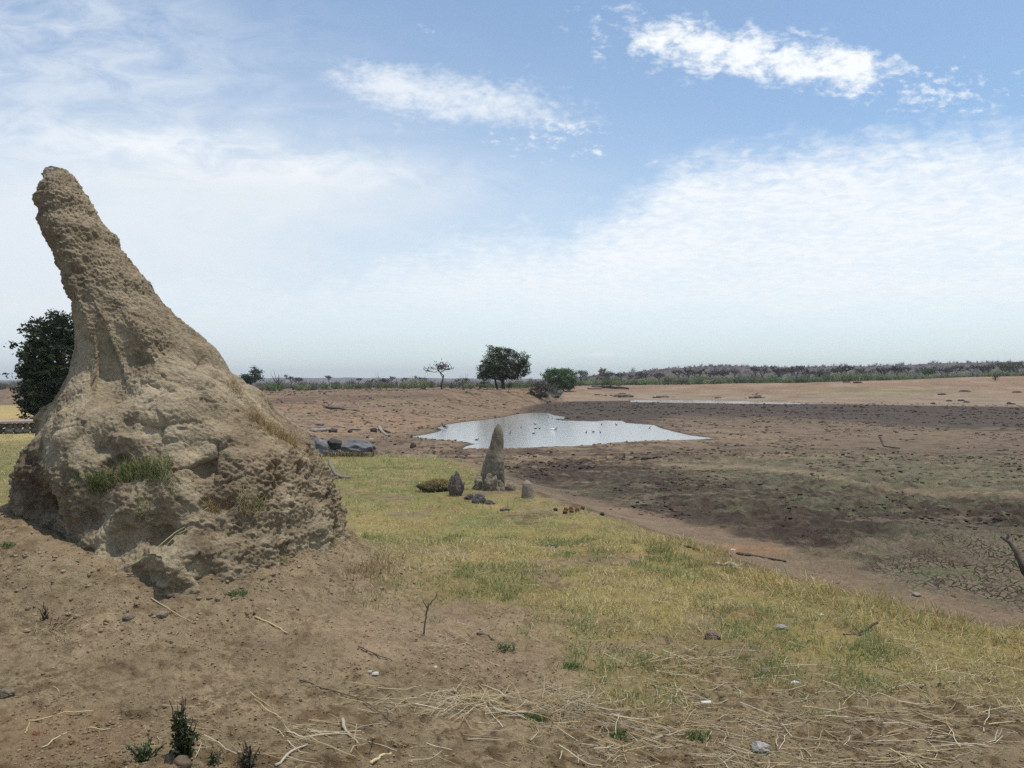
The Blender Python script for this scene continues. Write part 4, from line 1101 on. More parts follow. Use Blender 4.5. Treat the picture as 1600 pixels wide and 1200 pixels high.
def straw_density(px, py, n):
    d = 0.10 * ss(980, 1120, py) * ss(380, 600, px) + 0.012 * ss(940, 1000, py)
    for a, w in [((720, 1108, 120, 22), .8), ((900, 1110, 90, 50), .9), ((480, 1160, 90, 50), .35), ((320, 1150, 110, 30), .16), ((1000, 1160, 180, 50), .7), ((1250, 1130, 260, 60), .75), ((1480, 1100, 220, 80), .85), ((1350, 1190, 320, 40), .8), ((1150, 1040, 140, 40), .4), ((760, 1020, 60, 40), .18)]:
        d = np.maximum(d, w * ell(px, py, *a, .55 * n))
    return d


def build_straw():
    def cand(n, r0, r1):
        r = np.exp(RNG.uniform(math.log(r0), math.log(r1), n)); a = np.radians(RNG.uniform(-42, 42, n)); return r * np.sin(a), r * np.cos(a)
    x, y = cand(34000, 3.0, 6.3); z = H(x, y); px, py = pix(x, y, z)
    d = straw_density(px, py, fbm(x * 1.6, y * 1.6, 8.2, 3)); k = RNG.random(len(x)) < d * 0.48
    x, y, z, px, py = x[k], y[k], z[k], px[k], py[k]
    inframe = (py < 1195) & (px > 5) & (px < 1595)
    ang = np.where(RNG.random(len(x)) < .6, RNG.normal(-0.25, .35, len(x)), RNG.uniform(0, math.pi, len(x)))
    ln = np.clip(RNG.lognormal(-.5, .6, len(x)), .2, 1.75)
    score = ln / np.hypot(x, y) * inframe
    order = np.argsort(-score); pick = set(order[:250].tolist())
    mb = MB(); tpl = [np.array([v.co[:] for v in me.vertices]) for me in STRAW_VAR]
    tq = [[list(p.vertices) for p in me.polygons] for me in STRAW_VAR]
    cols = [np.array(c) for c in (PALE, GOLD, (.66, .58, .42), (.44, .33, .16))]
    zx = H(x + .03, y); zy = H(x, y + .03)
    for i in range(len(x)):
        v = i % 14; a = ang[i]; l = ln[i]
        gx, gy = (zx[i] - z[i]) / .03, (zy[i] - z[i]) / .03
        pitch = math.atan(gx * math.cos(a) + gy * math.sin(a)) * .7
        if i in pick:
            o = bpy.data.objects.new('dry_straw', STRAW_VAR[v]); COL.objects.link(o)
            o.location = (x[i], y[i], z[i] + .006 + .006 * RNG.random()); o.rotation_euler = (0, -pitch, a); o.scale = (l, l, 1.15 if l > 1.2 else 1)
            tag(o, 'pale dry straw lying loose on the foreground soil', 'straw', 'loose straws strewn over the foreground')
        else:
            t = tpl[v] * np.array([l, l, 1]); ca, sa = math.cos(a), math.sin(a)
            P = np.stack([t[:, 0] * ca - t[:, 1] * sa + x[i], t[:, 0] * sa + t[:, 1] * ca + y[i], t[:, 2] + t[:, 0] * math.tan(pitch) + z[i] + .003 + .008 * RNG.random()], 1)
            T = [f for f in tq[v] if len(f) == 3]; Q = [f for f in tq[v] if len(f) == 4]
            mb.add(P, T, Q, cols[v % 4] * RNG.uniform(.7, 1.15))
    # finer litter in the lawn and further off
    x, y = cand(30000, 4.2, 13); s = crest_side(x, y); g = lawn(x, y, s); k = RNG.random(len(x)) < g * .16
    x, y = x[k], y[k]; z = H(x, y)
    for i in range(len(x)):
        v = int(RNG.integers(0, 14)); a = RNG.uniform(0, math.pi); l = RNG.uniform(.25, .9); t = tpl[v] * np.array([l, l, max(1, y[i] / 6)]); t[:, 1] *= 1 + 0
        ca, sa = math.cos(a), math.sin(a); tilt = RNG.normal() * .2
        P = np.stack([t[:, 0] * ca - t[:, 1] * sa + x[i], t[:, 0] * sa + t[:, 1] * ca + y[i], t[:, 2] + t[:, 0] * tilt + z[i] + .02], 1)
        T = [f for f in tq[v] if len(f) == 3]; Q = [f for f in tq[v] if len(f) == 4]
        mb.add(P, T, Q, cols[v % 4] * RNG.uniform(.7, 1.1))
    tag(mb.build('straw_litter', M_STRAW), 'broken straw litter strewn through the foreground and the lawn', 'litter', kind='stuff')


build_straw()


# ---------------------------------------------------------------- crumbs and clods
def lumps(name, x, y, size, C, label, flat=.6, sink=.2):
    n = len(x); z = H(x, y)
    D, T, Q = sphere_dirs(4, 6) if n < 25000 else sphere_dirs(3, 5); D = np.asarray(D); m = len(D)
    r = 0.7 + 0.6 * RNG.random((n, m)); a = RNG.random(n) * 6.3
    V = D[None] * r[..., None] * size[:, None, None] * np.array([1, .8, flat])
    ca, sa = np.cos(a)[:, None], np.sin(a)[:, None]
    V = np.stack([V[..., 0] * ca - V[..., 1] * sa + x[:, None], V[..., 0] * sa + V[..., 1] * ca + y[:, None], V[..., 2] + (z + size * (flat - sink) * .6)[:, None]], -1)
    o = np.arange(n)[:, None, None] * m
    mb = MB().add(V.reshape(-1, 3), (o + T[None]).reshape(-1, 3), (o + Q[None]).reshape(-1, 4), np.repeat(C, m, 0))
    return tag(mb.build(name, M_EARTH), label, 'clods', kind='stuff')


def scatter(n, r0, r1, a0=-42, a1=42):
    r = np.exp(RNG.uniform(math.log(r0), math.log(r1), n)); a = np.radians(RNG.uniform(a0, a1, n)); return r * np.sin(a), r * np.cos(a)


x, y = scatter(110000, 3.0, 8); s = crest_side(x, y); g = lawn(x, y, s)
k = (RNG.random(len(x)) < (1 - g) * np.clip(.35 + fbm(x * 1.3, y * 1.3, 6.6, 3), .06, 1)) & (s < 0) & ((x - MX) ** 2 + (y - MY) ** 2 > 1.9)
x, y = x[k], y[k]; n = len(x)
C = ground_colour(x, y, base_z(x, y), crest_side(x, y))[0] * (.55 + .65 * RNG.random(n))[:, None]
lumps('soil_crumbs', x, y, .0024 + .010 * RNG.random(n) ** 4 + .004 * (RNG.random(n) < .015), C, 'fine brown soil crumbs littering the bare foreground', .5)
x, y = scatter(190000, 7, 160, -30, 40); s = crest_side(x, y); zb = base_z(x, y); px, py = pix(x, y, zb)
w = np.clip(.12 + 1.5 * fbm(x * .22, y * .22, 3.3, 3) + 1.2 * fbm(x * 1.1, y * 1.1, 2.3, 2), 0, 1) * ss(1.6, 2.6, s)
w = np.where((px < 860) & (y > 46), np.clip(.25 + 1.3 * fbm(x * .12, y * .3, 1.3, 4), 0, 1), w)
k = (RNG.random(len(x)) < w * .75) & (zb > WATER_Z + .015) & (y < 160)
x, y, px, py = x[k], y[k], px[k], py[k]; n = len(x)
C = ground_colour(x, y, base_z(x, y), crest_side(x, y))[0] * (.38 + .55 * RNG.random(n))[:, None]
lumps('mud_clods', x, y, np.clip((.006 + .040 * RNG.random(n) ** 5) * (y / 10) ** .75, 0, .26), C, 'dark trampled mud clods scattered across the dry pan and its banks', .38)

a = RNG.uniform(-2.9, .15, 1500); rr_ = 1.50 + np.abs(RNG.normal(size=1500)) * .42
x, y = MX + np.cos(a) * rr_ * .95, MY + np.sin(a) * rr_
C = np.array([.25, .19, .12]) * (.7 + .6 * RNG.random(1500))[:, None]
lumps('mound_debris', x, y, .004 + .020 * RNG.random(1500) ** 5, C, 'crumbled brown debris fallen round the foot of the big mound', .6, .35)
# reddish dung balls on the path edge
for i, (px, py) in enumerate([(884, 797), (892, 794), (902, 797), (893, 800), (883, 803), (910, 794), (868, 798), (941, 806)]):
    p = gp(px, py); k = p[1] / F
    mb = MB(); rock_mb(mb, (0, 0, 2 * k), (3.6 * k, 3.6 * k, 3.2 * k), 90 + i, (.13, .055, .03) if i < 6 else (.06, .045, .035), .25, 0, (14, 18))
    tag(mb.build('dung_ball', M_EARTH, None, True, tuple(p)), 'rust brown dung ball in the small cluster on the path' if i < 6 else ('dark dung ball on the lawn edge left of the rust brown cluster' if i == 6 else 'dark dung ball on the path right of the rust brown cluster'), 'dung', 'rust brown dung balls on the path' if i < 6 else None)

# ---------------------------------------------------------------- trees
def branch_tree(h, spread, levels, seed, trunk_r, up=0.55, nb=(3, 4), l0=.35, flat=0.0, minr=0.0):
    """Recursive limbs; returns polylines with radii and the twig ends."""
    rr = random.Random(seed); segs, tips = [], []
    def grow(p, d, l, r, lev):
        n = 5; P = [p]
        for i in range(n):
            d = d + np.array([rr.gauss(0, .16), rr.gauss(0, .16), rr.gauss(0.02, .10)]); d /= np.linalg.norm(d); P.append(P[-1] + d * l / n)
        r1 = r * .62; segs.append((np.array(P), np.linspace(max(r, minr), max(r1, minr), n + 1), lev))
        if lev == levels: tips.append(P[-1]); return
        for b in range(rr.randint(*nb)):
            a = rr.uniform(0, math.tau); o = np.array([math.cos(a), math.sin(a), 0])
            nd = d * (1 - spread) + o * spread * 1.3 + np.array([0, 0, up * (.4 if lev else 1)]); nd[2] *= (1 - flat * (lev >= 1)); nd /= np.linalg.norm(nd)
            grow(P[-1 - (b > 1)], nd, l * rr.uniform(.6, .85), r1 * .8, lev + 1)
    grow(np.zeros(3), np.array([rr.gauss(0, .08), 0, 1.0]), h * l0, trunk_r, 0)
    return segs, tips


def crown_points(blobs, n, k, rs, shell=.55):
    B = np.array(blobs, float); w = (B[:, 3] * B[:, 4] * B[:, 5]) ** .6; w /= w.sum()
    i = rs.choice(len(B), n, p=w); d = rs.normal(size=(n, 3)); d /= np.linalg.norm(d, axis=1)[:, None]
    r = (shell + (1 - shell) * rs.random(n)) * (1 + .12 * rs.normal(size=n))
    return B[i, :3] * k + d * r[:, None] * B[i, 3:6] * k, i


def leaf_tree(name, px, py, Y, blobs, trunks, nl, lsz, cols, label, cat='tree', nclump=None, twig=0, seed=1, group=None, trunkcol=(.07, .055, .045)):
    """blobs and trunks in bearing units around the foot; Y is the distance in metres."""
    if Y is None: Y = hit(px, py)[1]
    x = (px - CX) / F * Y; z = Hs(x, Y); k = Y / F; rs = np.random.default_rng(seed)
    zm = EYE - (py - CY) / F * Y
    z = zm if abs(zm - z) > .25 and Y < 200 else z
    root = empty(name, (x, Y, z), label, cat, group)
    dz = (EYE - (py - CY) / F * Y) - z      # the measured foot against the ground
    mt = MB()
    for pts, r0, r1 in trunks:
        Q = resample(np.array(pts, float) * k, 8, 0.3 * k); mt.tube(Q, np.linspace(r0 * k, r1 * k, 8), 7, trunkcol, .05)
    # clumps of leaves on small boughs
    nclump = nclump or nl // 28
    cp, bi = crown_points(blobs, nclump, k, rs)
    ctr = np.array(blobs, float)[bi, :3] * k
    for c, q in list(zip(cp, ctr))[:90]:
        mt.tube(resample([q * .8 + c * .2 - [0, 0, 2 * k], c], 4, .3 * k), np.linspace(.45 * k, .12 * k, 4), 4, trunkcol)
    per = nl // nclump
    lp = (cp[:, None] + rs.normal(size=(nclump, per, 3)) * np.array([2.3, 2.3, 1.5]) * k * (lsz / 1.3) ** .5).reshape(-1, 3)
    cc = np.asarray(cols)[rs.integers(0, len(cols), nclump)] * (.75 + .5 * rs.random(nclump))[:, None]
    lc = np.repeat(cc, per, 0) * (.75 + .5 * rs.random(nclump * per))[:, None]
    ml = MB(); ml.add(*leaves(lp, lsz * k * (.6 + .8 * rs.random(len(lp))), lc, .3))
    for i in range(twig):
        c = cp[rs.integers(0, nclump)]; d = c / np.linalg.norm(c) + rs.normal(size=3) * .4
        mt.tube([c, c + d * 5 * k, c + d * 9 * k + rs.normal(size=3) * k], [.3 * k, .2 * k, .1 * k], 3, trunkcol)
    mt.build('trunk', M_WOOD, root, True, (0, 0, dz * 0)); ml.build('crown', M_LEAF, root)
    return root


ACG = [(0.095, 0.135, 0.05), (0.07, 0.10, 0.038), (0.12, 0.165, 0.055), (0.105, 0.10, 0.055)]
BRN = [(0.065, 0.06, 0.038), (0.05, 0.055, 0.03)]
leaf_tree('shade_tree', 785, 606, 123, [(-12, 0, 42, 22, 20, 19), (-24, 0, 30, 14, 14, 16), (6, 0, 52, 20, 18, 13), (24, 0, 44, 16, 16, 15), (34, 2, 34, 9, 10, 13), (2, -6, 32, 26, 20, 17), (-30, 0, 20, 9, 10, 10), (-6, 4, 24, 22, 16, 10), (16, 4, 26, 16, 14, 10), (-14, 0, 62, 12, 10, 6), (28, 0, 20, 7, 8, 6)],
          [([(2, 0, 0), (1, 0, 12), (4, 0, 28), (8, 0, 44)], 3.0, 1.6), ([(1, 0, 10), (-10, 0, 24), (-20, 0, 34)], 2.0, .8), ([(-8, 2, 0), (-11, 2, 14), (-16, 0, 30)], 1.8, .9), ([(3, 0, 22), (16, 0, 32), (28, 0, 40)], 1.6, .7)],
          17000, 1.35, ACG + BRN, 'large dark spreading shade tree on the bank above the pond', seed=3)
leaf_tree('round_tree', 876, 606.5, 192, [(0, 0, 17, 23, 20, 13), (-12, 0, 20, 13, 13, 11), (12, 0, 16, 14, 13, 12), (2, 0, 26, 15, 14, 6), (-20, 0, 20, 8, 8, 9), (4, 0, 8, 20, 18, 9), (14, 0, 8, 12, 12, 8), (0, 0, 4, 18, 16, 6), (12, 0, 3, 10, 10, 5), (-10, 0, 5, 10, 10, 6)],
          [([(-6, 0, -3), (-5, 0, 4), (-2, 0, 10), (2, 0, 18)], 1.8, .8), ([(-14, 0, 2), (-14, 0, 12)], 1.1, .5)], 11000, 1.3,
          [(0.10, 0.17, 0.05), (0.13, 0.20, 0.06), (0.07, 0.12, 0.036)], 'low round bright green tree at the end of the bank', seed=4)
leaf_tree('dark_tree', 95, 658, 52, [(0, 0, 84, 62, 50, 70), (-28, 0, 60, 38, 36, 58), (-38, 0, 95, 26, 26, 36), (-10, 0, 130, 42, 40, 36), (15, 0, 150, 40, 30, 26), (-46, 0, 45, 22, 22, 42)],
          [([(0, 0, -2), (0, 0, 40), (4, 0, 110)], 7, 3), ([(-4, 0, 10), (-20, 0, 60)], 4, 2)], 17000, 3.2, [(0.034, 0.05, 0.022), (0.045, 0.066, 0.026), (0.026, 0.038, 0.018), (0.07, 0.09, 0.03)],
          'dense dark evergreen tree half hidden behind the left side of the mound', nclump=1000, twig=60, seed=5)
leaf_tree('small_tree', 392, 602, 150, [(0, 0, 12, 16, 14, 9), (9, 0, 18, 9, 9, 7), (-10, 0, 9, 10, 10, 7), (4, 0, 24, 5, 5, 4)], [([(0, 0, -6), (0, 0, 10), (3, 0, 18)], 1.2, .5)], 1800, 1.5,
          [(0.05, 0.075, 0.04), (0.04, 0.06, 0.03)], 'feathery small green tree on the skyline right beside the mound', seed=6)
leaf_tree('dark_shrub', 838, 620, None, [(0, 0, 4, 17, 12, 7), (-8, 0, 6, 8, 8, 6), (9, 0, 1, 9, 8, 5)], [([(0, 0, -4), (0, 0, 4)], .8, .4)], 1500, 1.1, [(.06, .055, .042), (.045, .043, .033), (.075, .07, .045)], 'dark withered shrub on the broken lip of the bank', 'shrub', seed=7)
leaf_tree('scrubby_tree', 843, 613, None, [(0, 0, 8, 14, 12, 8), (10, 0, 4, 10, 9, 7), (-10, 0, 6, 9, 8, 7)], [([(6, 0, -6), (2, 0, 6)], .8, .4)], 900, 1.2, [(.085, .09, .055), (.07, .07, .045), (.10, .09, .06)], 'thin greyish shrub left of the round green tree', 'shrub', seed=8)
leaf_tree('stake_shrub', 795, 613, None, [(0, 0, 6, 2, 2, 7), (1, 0, 12, 3, 3, 4)], [([(0, 0, -3), (0, 0, 8)], .6, .3)], 240, 1.0, [(.07, .065, .045), (.10, .12, .05)], 'thin upright shrub on the bank lip under the shade tree', 'shrub', seed=9)
leaf_tree('dark_shrub', 1555, 592, 196, [(0, 0, 3, 1.8, 1.8, 4)], [([(0, 0, -2), (0, 0, 3)], .5, .3)], 120, 1.0, [(.04, .045, .03)], 'lone narrow dark shrub on the crest at the far right', 'shrub', seed=10)


def bare_tree(name, px, py, Y, h, seed, label, spread=.55, flat=.3, levels=4, col=(.10, .082, .070), tr=None, leaf=0, group=None, nb=(3, 4), l0=.32, minr=.03):
    x = (px - CX) / F * Y; z = Hs(x, Y) if Y < 400 else 0
    segs, tips = branch_tree(h, spread, levels, seed, tr or h * .035, .6, nb, l0, flat, minr)
    root = empty(name, (x, Y, z), label, 'tree', group)
    top = max(s[0][:, 2].max() for s in segs); f = h / top
    mt, mc = MB(), MB()
    for P, R, lev in segs: (mt if lev < 2 else mc).tube(P * f, R, 5 if lev < 2 else 3, col)
    if leaf:
        t = np.array(tips) * f; q = (t[:, None] + RNG.normal(size=(len(t), leaf, 3)) * .25).reshape(-1, 3)
        mc.add(*leaves(q, .16, np.array([(.10, .11, .06)] * len(q)) * (.7 + .6 * RNG.random(len(q)))[:, None]))
    mt.build('trunk', M_TWIG, root); mc.build('crown', M_TWIG, root)
    return root


bare_tree('flat_topped_tree', 690, 608, 128, 4.4, 12, 'flat topped nearly leafless thorn tree left of the big shade tree', .66, .5, 4, (.10, .083, .07), .17, 1, nb=(3, 4), l0=.30, minr=.03)
bare_tree('dead_tree', 930, 603, 215, 5.2, 31, 'pale leafless dead tree with spreading limbs right of the round tree', .6, .1, 3, (.22, .19, .165), .30, 0, nb=(3, 3), l0=.25, minr=.15)
bare_tree('sparse_tree', 907, 603, 230, 4.6, 16, 'thin sparse leafed tree left of the dead tree', .5, .3, 4, (.09, .08, .06), .2, 4)
bare_tree('sparse_tree', 948, 603, 240, 4.4, 18, 'thin sparse leafed tree right of the dead tree', .5, .3, 4, (.09, .08, .06), .2, 4)

# repeat: leafless trees standing out of the far scrub
proto = [bare_tree('leafless_tree', 700 + i * 90, 603, 260, 5.5, 40 + i, 'leafless grey brown tree rising above the far scrub', .5, .35, 4, (.10, .086, .078), .22, 0, 'leafless trees in the far scrub', minr=.085) for i in range(4)]


def copy_tree(root, loc, rz, sc):
    r = root.copy(); COL.objects.link(r); r.location = loc; r.rotation_euler = (0, 0, rz); r.scale = (sc,) * 3
    for ch in list(root.children):
        c = ch.copy(); COL.objects.link(c); c.parent = r
    return r


rt = random.Random(5)
for i, (px, top) in enumerate([(453, 584), (467, 589), (515, 586), (612, 587), (655, 586), (601, 590), (560, 590), (632, 589), (580, 591), (1003, 580), (970, 582), (985, 584), (1000, 585), (1030, 583), (1060, 577), (1075, 574), (1092, 574), (1115, 578), (1182, 572), (1190, 571), (1213, 570), (1222, 574), (1236, 573), (1245, 570), (1260, 575), (1310, 573), (1322, 570), (1345, 574), (1362, 575), (1400, 571), (1418, 572), (1440, 573), (1468, 571), (1482, 573), (1495, 570), (1520, 569), (1535, 572), (1545, 568), (1568, 566), (1590, 564), (1605, 565), (1130, 577), (1150, 577), (1030, 581), (945, 586), (870, 590), (730, 590), (715, 591), (1280, 575), (1380, 573)]):
    Y = rt.uniform(235, 330) if px > 860 else rt.uniform(170, 300)
    x = (px - CX) / F * Y; z = Hs(x, Y); hh = max(1.8, EYE + (CY - top) / F * Y - z)
    if i < 4: r = proto[i]; r.location = (x, Y, z - .1); r.scale = (hh / 5.5,) * 3
    else: copy_tree(proto[i % 4], (x, Y, z - .1), rt.uniform(0, 6.3), hh / 5.5)
# three leafing trees on the right
for px, top, bot, w, sd, lab in [(1287, 571, 592, 11, 61, 'olive leafy tree among bare trees on the far right bank'), (1452, 567, 588, 11, 62, 'bright green round leafy tree behind the far right crest'), (1578, 563, 589, 16, 63, 'broad leafy green tree at the far right edge of the crest')]:
    h_ = bot - top
    leaf_tree('leafy_tree', px, bot, 250, [(0, 0, h_ * .66, w, w, h_ * .30), (-w * .4, 0, h_ * .55, w * .6, w * .6, h_ * .25), (w * .4, 0, h_ * .6, w * .6, w * .6, h_ * .28)], [([(0, 0, -2), (0, 0, h_ * .6)], .9, .4)], 1000, .85,
              [(.085, .12, .045), (.07, .095, .04)] if sd != 61 else [(.085, .09, .045), (.07, .075, .04)], lab, seed=sd)

# repeat: green shrubs in a row along the banks
shrubs = []
for v in range(5):
    rs = np.random.default_rng(100 + v); mb = MB()
    B = [(rs.normal() * .6, rs.normal() * .5, .55 + .25 * rs.random(), .6 + .3 * rs.random(), .6, .45 + .15 * rs.random()) for _ in range(5)]
    P, _ = crown_points(B, 420, 1.0, rs, .5); P[:, 2] = np.maximum(P[:, 2], .05)
    c = np.array([(.20, .25, .11), (.17, .22, .09), (.23, .26, .13), (.16, .18, .10), (.19, .19, .13)][v])
    mb.add(*leaves(P, .10 + .08 * rs.random(len(P)), c * (.65 + .7 * rs.random(len(P)))[:, None]))
    for a in range(5): mb.tube([(0, 0, -.1), (rs.normal() * .3, rs.normal() * .3, .4), (rs.normal() * .6, rs.normal() * .5, .8)], [.05, .035, .02], 4, (.08, .065, .05))
    me = mb.mesh('green_shrub'); me.materials.append(M_LEAF); shrubs.append(me)
rt = random.Random(9); cnt = 0
def put_shrub(px, Y, w, hh, v, lab, grp):
    x = (px - CX) / F * Y; o = bpy.data.objects.new('green_shrub', shrubs[v]); COL.objects.link(o)
    o.location = (x, Y, Hs(x, Y) - .08); o.rotation_euler = (0, 0, rt.uniform(0, 6.3)); o.scale = (w, w, hh); tag(o, lab, 'shrub', grp)
for px in [422, 436, 460, 472, 486, 505, 520, 528, 545, 552, 565, 578, 590, 604, 615, 630, 645, 660, 672, 705, 722, 735, 748, 760, 775, 800, 812, 822]:
    put_shrub(px + rt.uniform(-3, 3), rt.uniform(128, 165), rt.uniform(.6, 1.15), rt.uniform(.8, 1.35), rt.choice([1, 3, 4, 2]), 'low green shrub on the plain behind the red bank', 'shrubs behind the left bank')
for i in range(86):
    px = 905 + i * 8.3 + rt.uniform(-3, 3); den = 1 if px < 1420 else .55
    if rt.random() > den: continue
    put_shrub(px, rt.uniform(222, 252), rt.uniform(1.1, 1.9), rt.uniform(1.3, 2.3) * (.8 if px > 1420 else 1), rt.choice([0, 1, 2, 2, 0, 3]), 'pale green leafy shrub in the hedge like row along the far bank', 'shrubs along the far bank')


# scrub: an uncountable mass of bare bush
def scrub():
    mb = MB()
    def variant(seed, nt, hh, w):
        rs = np.random.default_rng(seed)
        d = rs.normal(size=(nt, 3)); d[:, 2] = np.abs(d[:, 2]); d /= np.linalg.norm(d, axis=1)[:, None]
        b = d * rs.uniform(.05, .6, nt)[:, None] * np.array([w, w, hh]); e = d * rs.uniform(.6, 1.05, nt)[:, None] * np.array([w, w, hh]) + rs.normal(size=(nt, 3)) * .15
        sd = np.cross(e - b, rs.normal(size=(nt, 3))); sd /= np.linalg.norm(sd, axis=1)[:, None]
        return b, e, sd
    vs = [variant(200 + i, 90, 1.0, .75) for i in range(6)]
    def place(x, y, z, h, ww, wid, cols, nt):
        for i in range(len(x)):
            b, e, sd = vs[i % 6]; b, e, sd = b[:nt], e[:nt], sd[:nt]
            a = RNG.random() * 6.3; ca, sa = math.cos(a), math.sin(a); Rm = np.array([[ca, -sa, 0], [sa, ca, 0], [0, 0, 1]]).T * np.array([ww[i], ww[i], h[i]])
            o = np.array([x[i], y[i], z[i] - .1]); B, E, S = b @ Rm + o, e @ Rm + o, (sd @ Rm) / h[i] * wid[i]
            V = np.stack([B - S, B + S, E], 1).reshape(-1, 3)
            mb.add(V, np.arange(3 * len(b)).reshape(-1, 3), None, np.repeat(cols[i] * (.7 + .6 * RNG.random((len(b), 1))), 3, 0))
    n = 1700
    px = RNG.uniform(-150, 1750, n); Y = np.where(px < 880, RNG.uniform(150, 420, n), RNG.uniform(238, 460, n))
    x = (px - CX) / F * Y; z = H(x, Y); h = np.clip(RNG.lognormal(.75, .32, n), 1.1, 4.6) * np.where(px > 880, .95, .85)
    cols = np.array([.175, .155, .128]) * (.75 + .5 * RNG.random((n, 1))); g = RNG.random(n) < .26; cols[g] = np.array([.16, .165, .105])
    place(x, Y, z, h, h, h * .030, cols, 90)
    X, Yh, Zh = HILL[0]
    n = 2300; i = RNG.integers(6, 30, n); j = RNG.integers(0, X.shape[1], n)
    x, y, z = X[i, j] + RNG.normal(size=n) * 3, Yh[i, j], Zh[i, j]
    h = np.clip(RNG.lognormal(.85, .4, n), 1.2, 6.0); cols = np.array([.13, .115, .098]) * (.75 + .5 * RNG.random((n, 1)))
    place(x, y, z, h, h, h * .05, cols, 34)
    tag(mb.build('scrub_thicket', M_TWIG), 'grey brown leafless scrub covering the plain and the hill behind the banks', 'scrub', kind='stuff')


scrub()


# ---------------------------------------------------------------- heaps on the far banks
def heap(name, px, py, w, h, n, col, label, cat, rockn=0, rcol=(.1, .08, .065), seed=1):
    p = gp(px, py); k = p[1] / F; rr = random.Random(seed); mb = MB()
    for i in range(n):
        a = rr.uniform(0, math.tau); c = np.array([rr.gauss(0, w * .4), rr.gauss(0, w * .2), abs(rr.gauss(0, h * .35))]) * k
        d = np.array([math.cos(a), math.sin(a) * .6, rr.uniform(-.1, .4)]) * w * .4 * k * rr.uniform(.4, 1)
        c[2] *= max(0.1, 1 - abs(c[0]) / (w * k))
        mb.tube([c - d * .5, c + [0, 0, .1 * k], c + d * .5], np.array([.5, .4, .2]) * k * rr.uniform(.5, 1.2), 4, np.array(col) * rr.uniform(.6, 1.3))
    for i in range(rockn):
        c = np.array([rr.uniform(-w * .8, w * .8), rr.gauss(0, w * .15), rr.uniform(0, h * .3)]) * k
        rock_mb(mb, c, (rr.uniform(2, 5) * k * .9, 3 * k, rr.uniform(1.2, 2.6) * k), seed * 20 + i, np.array(rcol) * rr.uniform(.7, 1.3), .25, .15, (10, 12))
    return tag(mb.build(name, M_WOOD, None, False, tuple(p)), label, cat)


heap('brush_pile', 970, 620, 24, 9, 70, (.12, .10, .085), 'dark brush pile of dead branches on the far shore', 'brush pile', 8, (.15, .125, .10), 3)
heap('rubble_heap', 1037, 621, 20, 6, 6, (.25, .21, .17), 'pale rock outcrop right of the dark brush pile', 'rocks', 12, (.27, .235, .20), 4)
heap('rubble_heap', 940, 619, 10, 5, 2, (.25, .21, .17), 'pale rubble at the left end of the brush pile', 'rocks', 6, (.27, .235, .20), 5)
heap('brush_pile', 1182, 622, 17, 9, 60, (.10, .082, .068), 'dark thorn brush pile on the far sand right of the water sliver', 'brush pile', 2, (.12, .1, .08), 6)
heap('brush_pile', 1120, 622, 10, 3, 14, (.13, .105, .085), 'thin scatter of dead sticks left of the thorn brush pile', 'brush pile', 1, (.13, .105, .085), 7)
heap('rock_heap', 864, 621, 12, 9, 8, (.09, .075, .06), 'dark rock heap at the end of the bank beside the black mud', 'rocks', 12, (.10, .085, .07), 8)
heap('rock_heap', 850, 628, 16, 5, 2, (.2, .16, .12), 'broken pale stones at the foot of the bank end', 'rocks', 10, (.20, .165, .13), 9)
for px, py, w, lab in [(1483, 627, 5, 'dark mud lump on the far sand, leftmost of the row at the right'), (1502, 626.5, 6, 'wide dark lump second in the row on the far right sand'), (1510, 629, 5, 'low dark lump below the wide one on the far right sand'), (1458, 631, 4, 'small dark lump at the edge of the black mud on the right'), (1580, 632, 8, 'dark two humped lump at the right end of the far sand'), (1588, 614, 7, 'dark flat lump high on the right bank'), (1507, 613, 9, 'dark brushy lump in the middle of the green strip on the far bank'), (1472, 617, 7, 'low dark lump on the green strip of the far bank'), (1340, 599, 7, 'dark low bush stump at the crest of the far bank'), (1323, 598, 6, 'grey log like lump at the crest left of the stump')]:
    p = gp(px, py); k = p[1] / F; mb = MB(); rock_mb(mb, (0, 0, .5 * k), (w * k, w * .6 * k, 1.8 * k), int(px), (.065, .052, .045), .35, .1, (14, 18))
    if 'two humped' in lab: rock_mb(mb, (-3 * k, 0, 1.5 * k), (3 * k, 2 * k, 2.5 * k), 7, (.065, .052, .045), .3, .1, (12, 16))
    tag(mb.build('earth_lump', M_EARTH, None, True, tuple(p)), lab, 'earth lump')

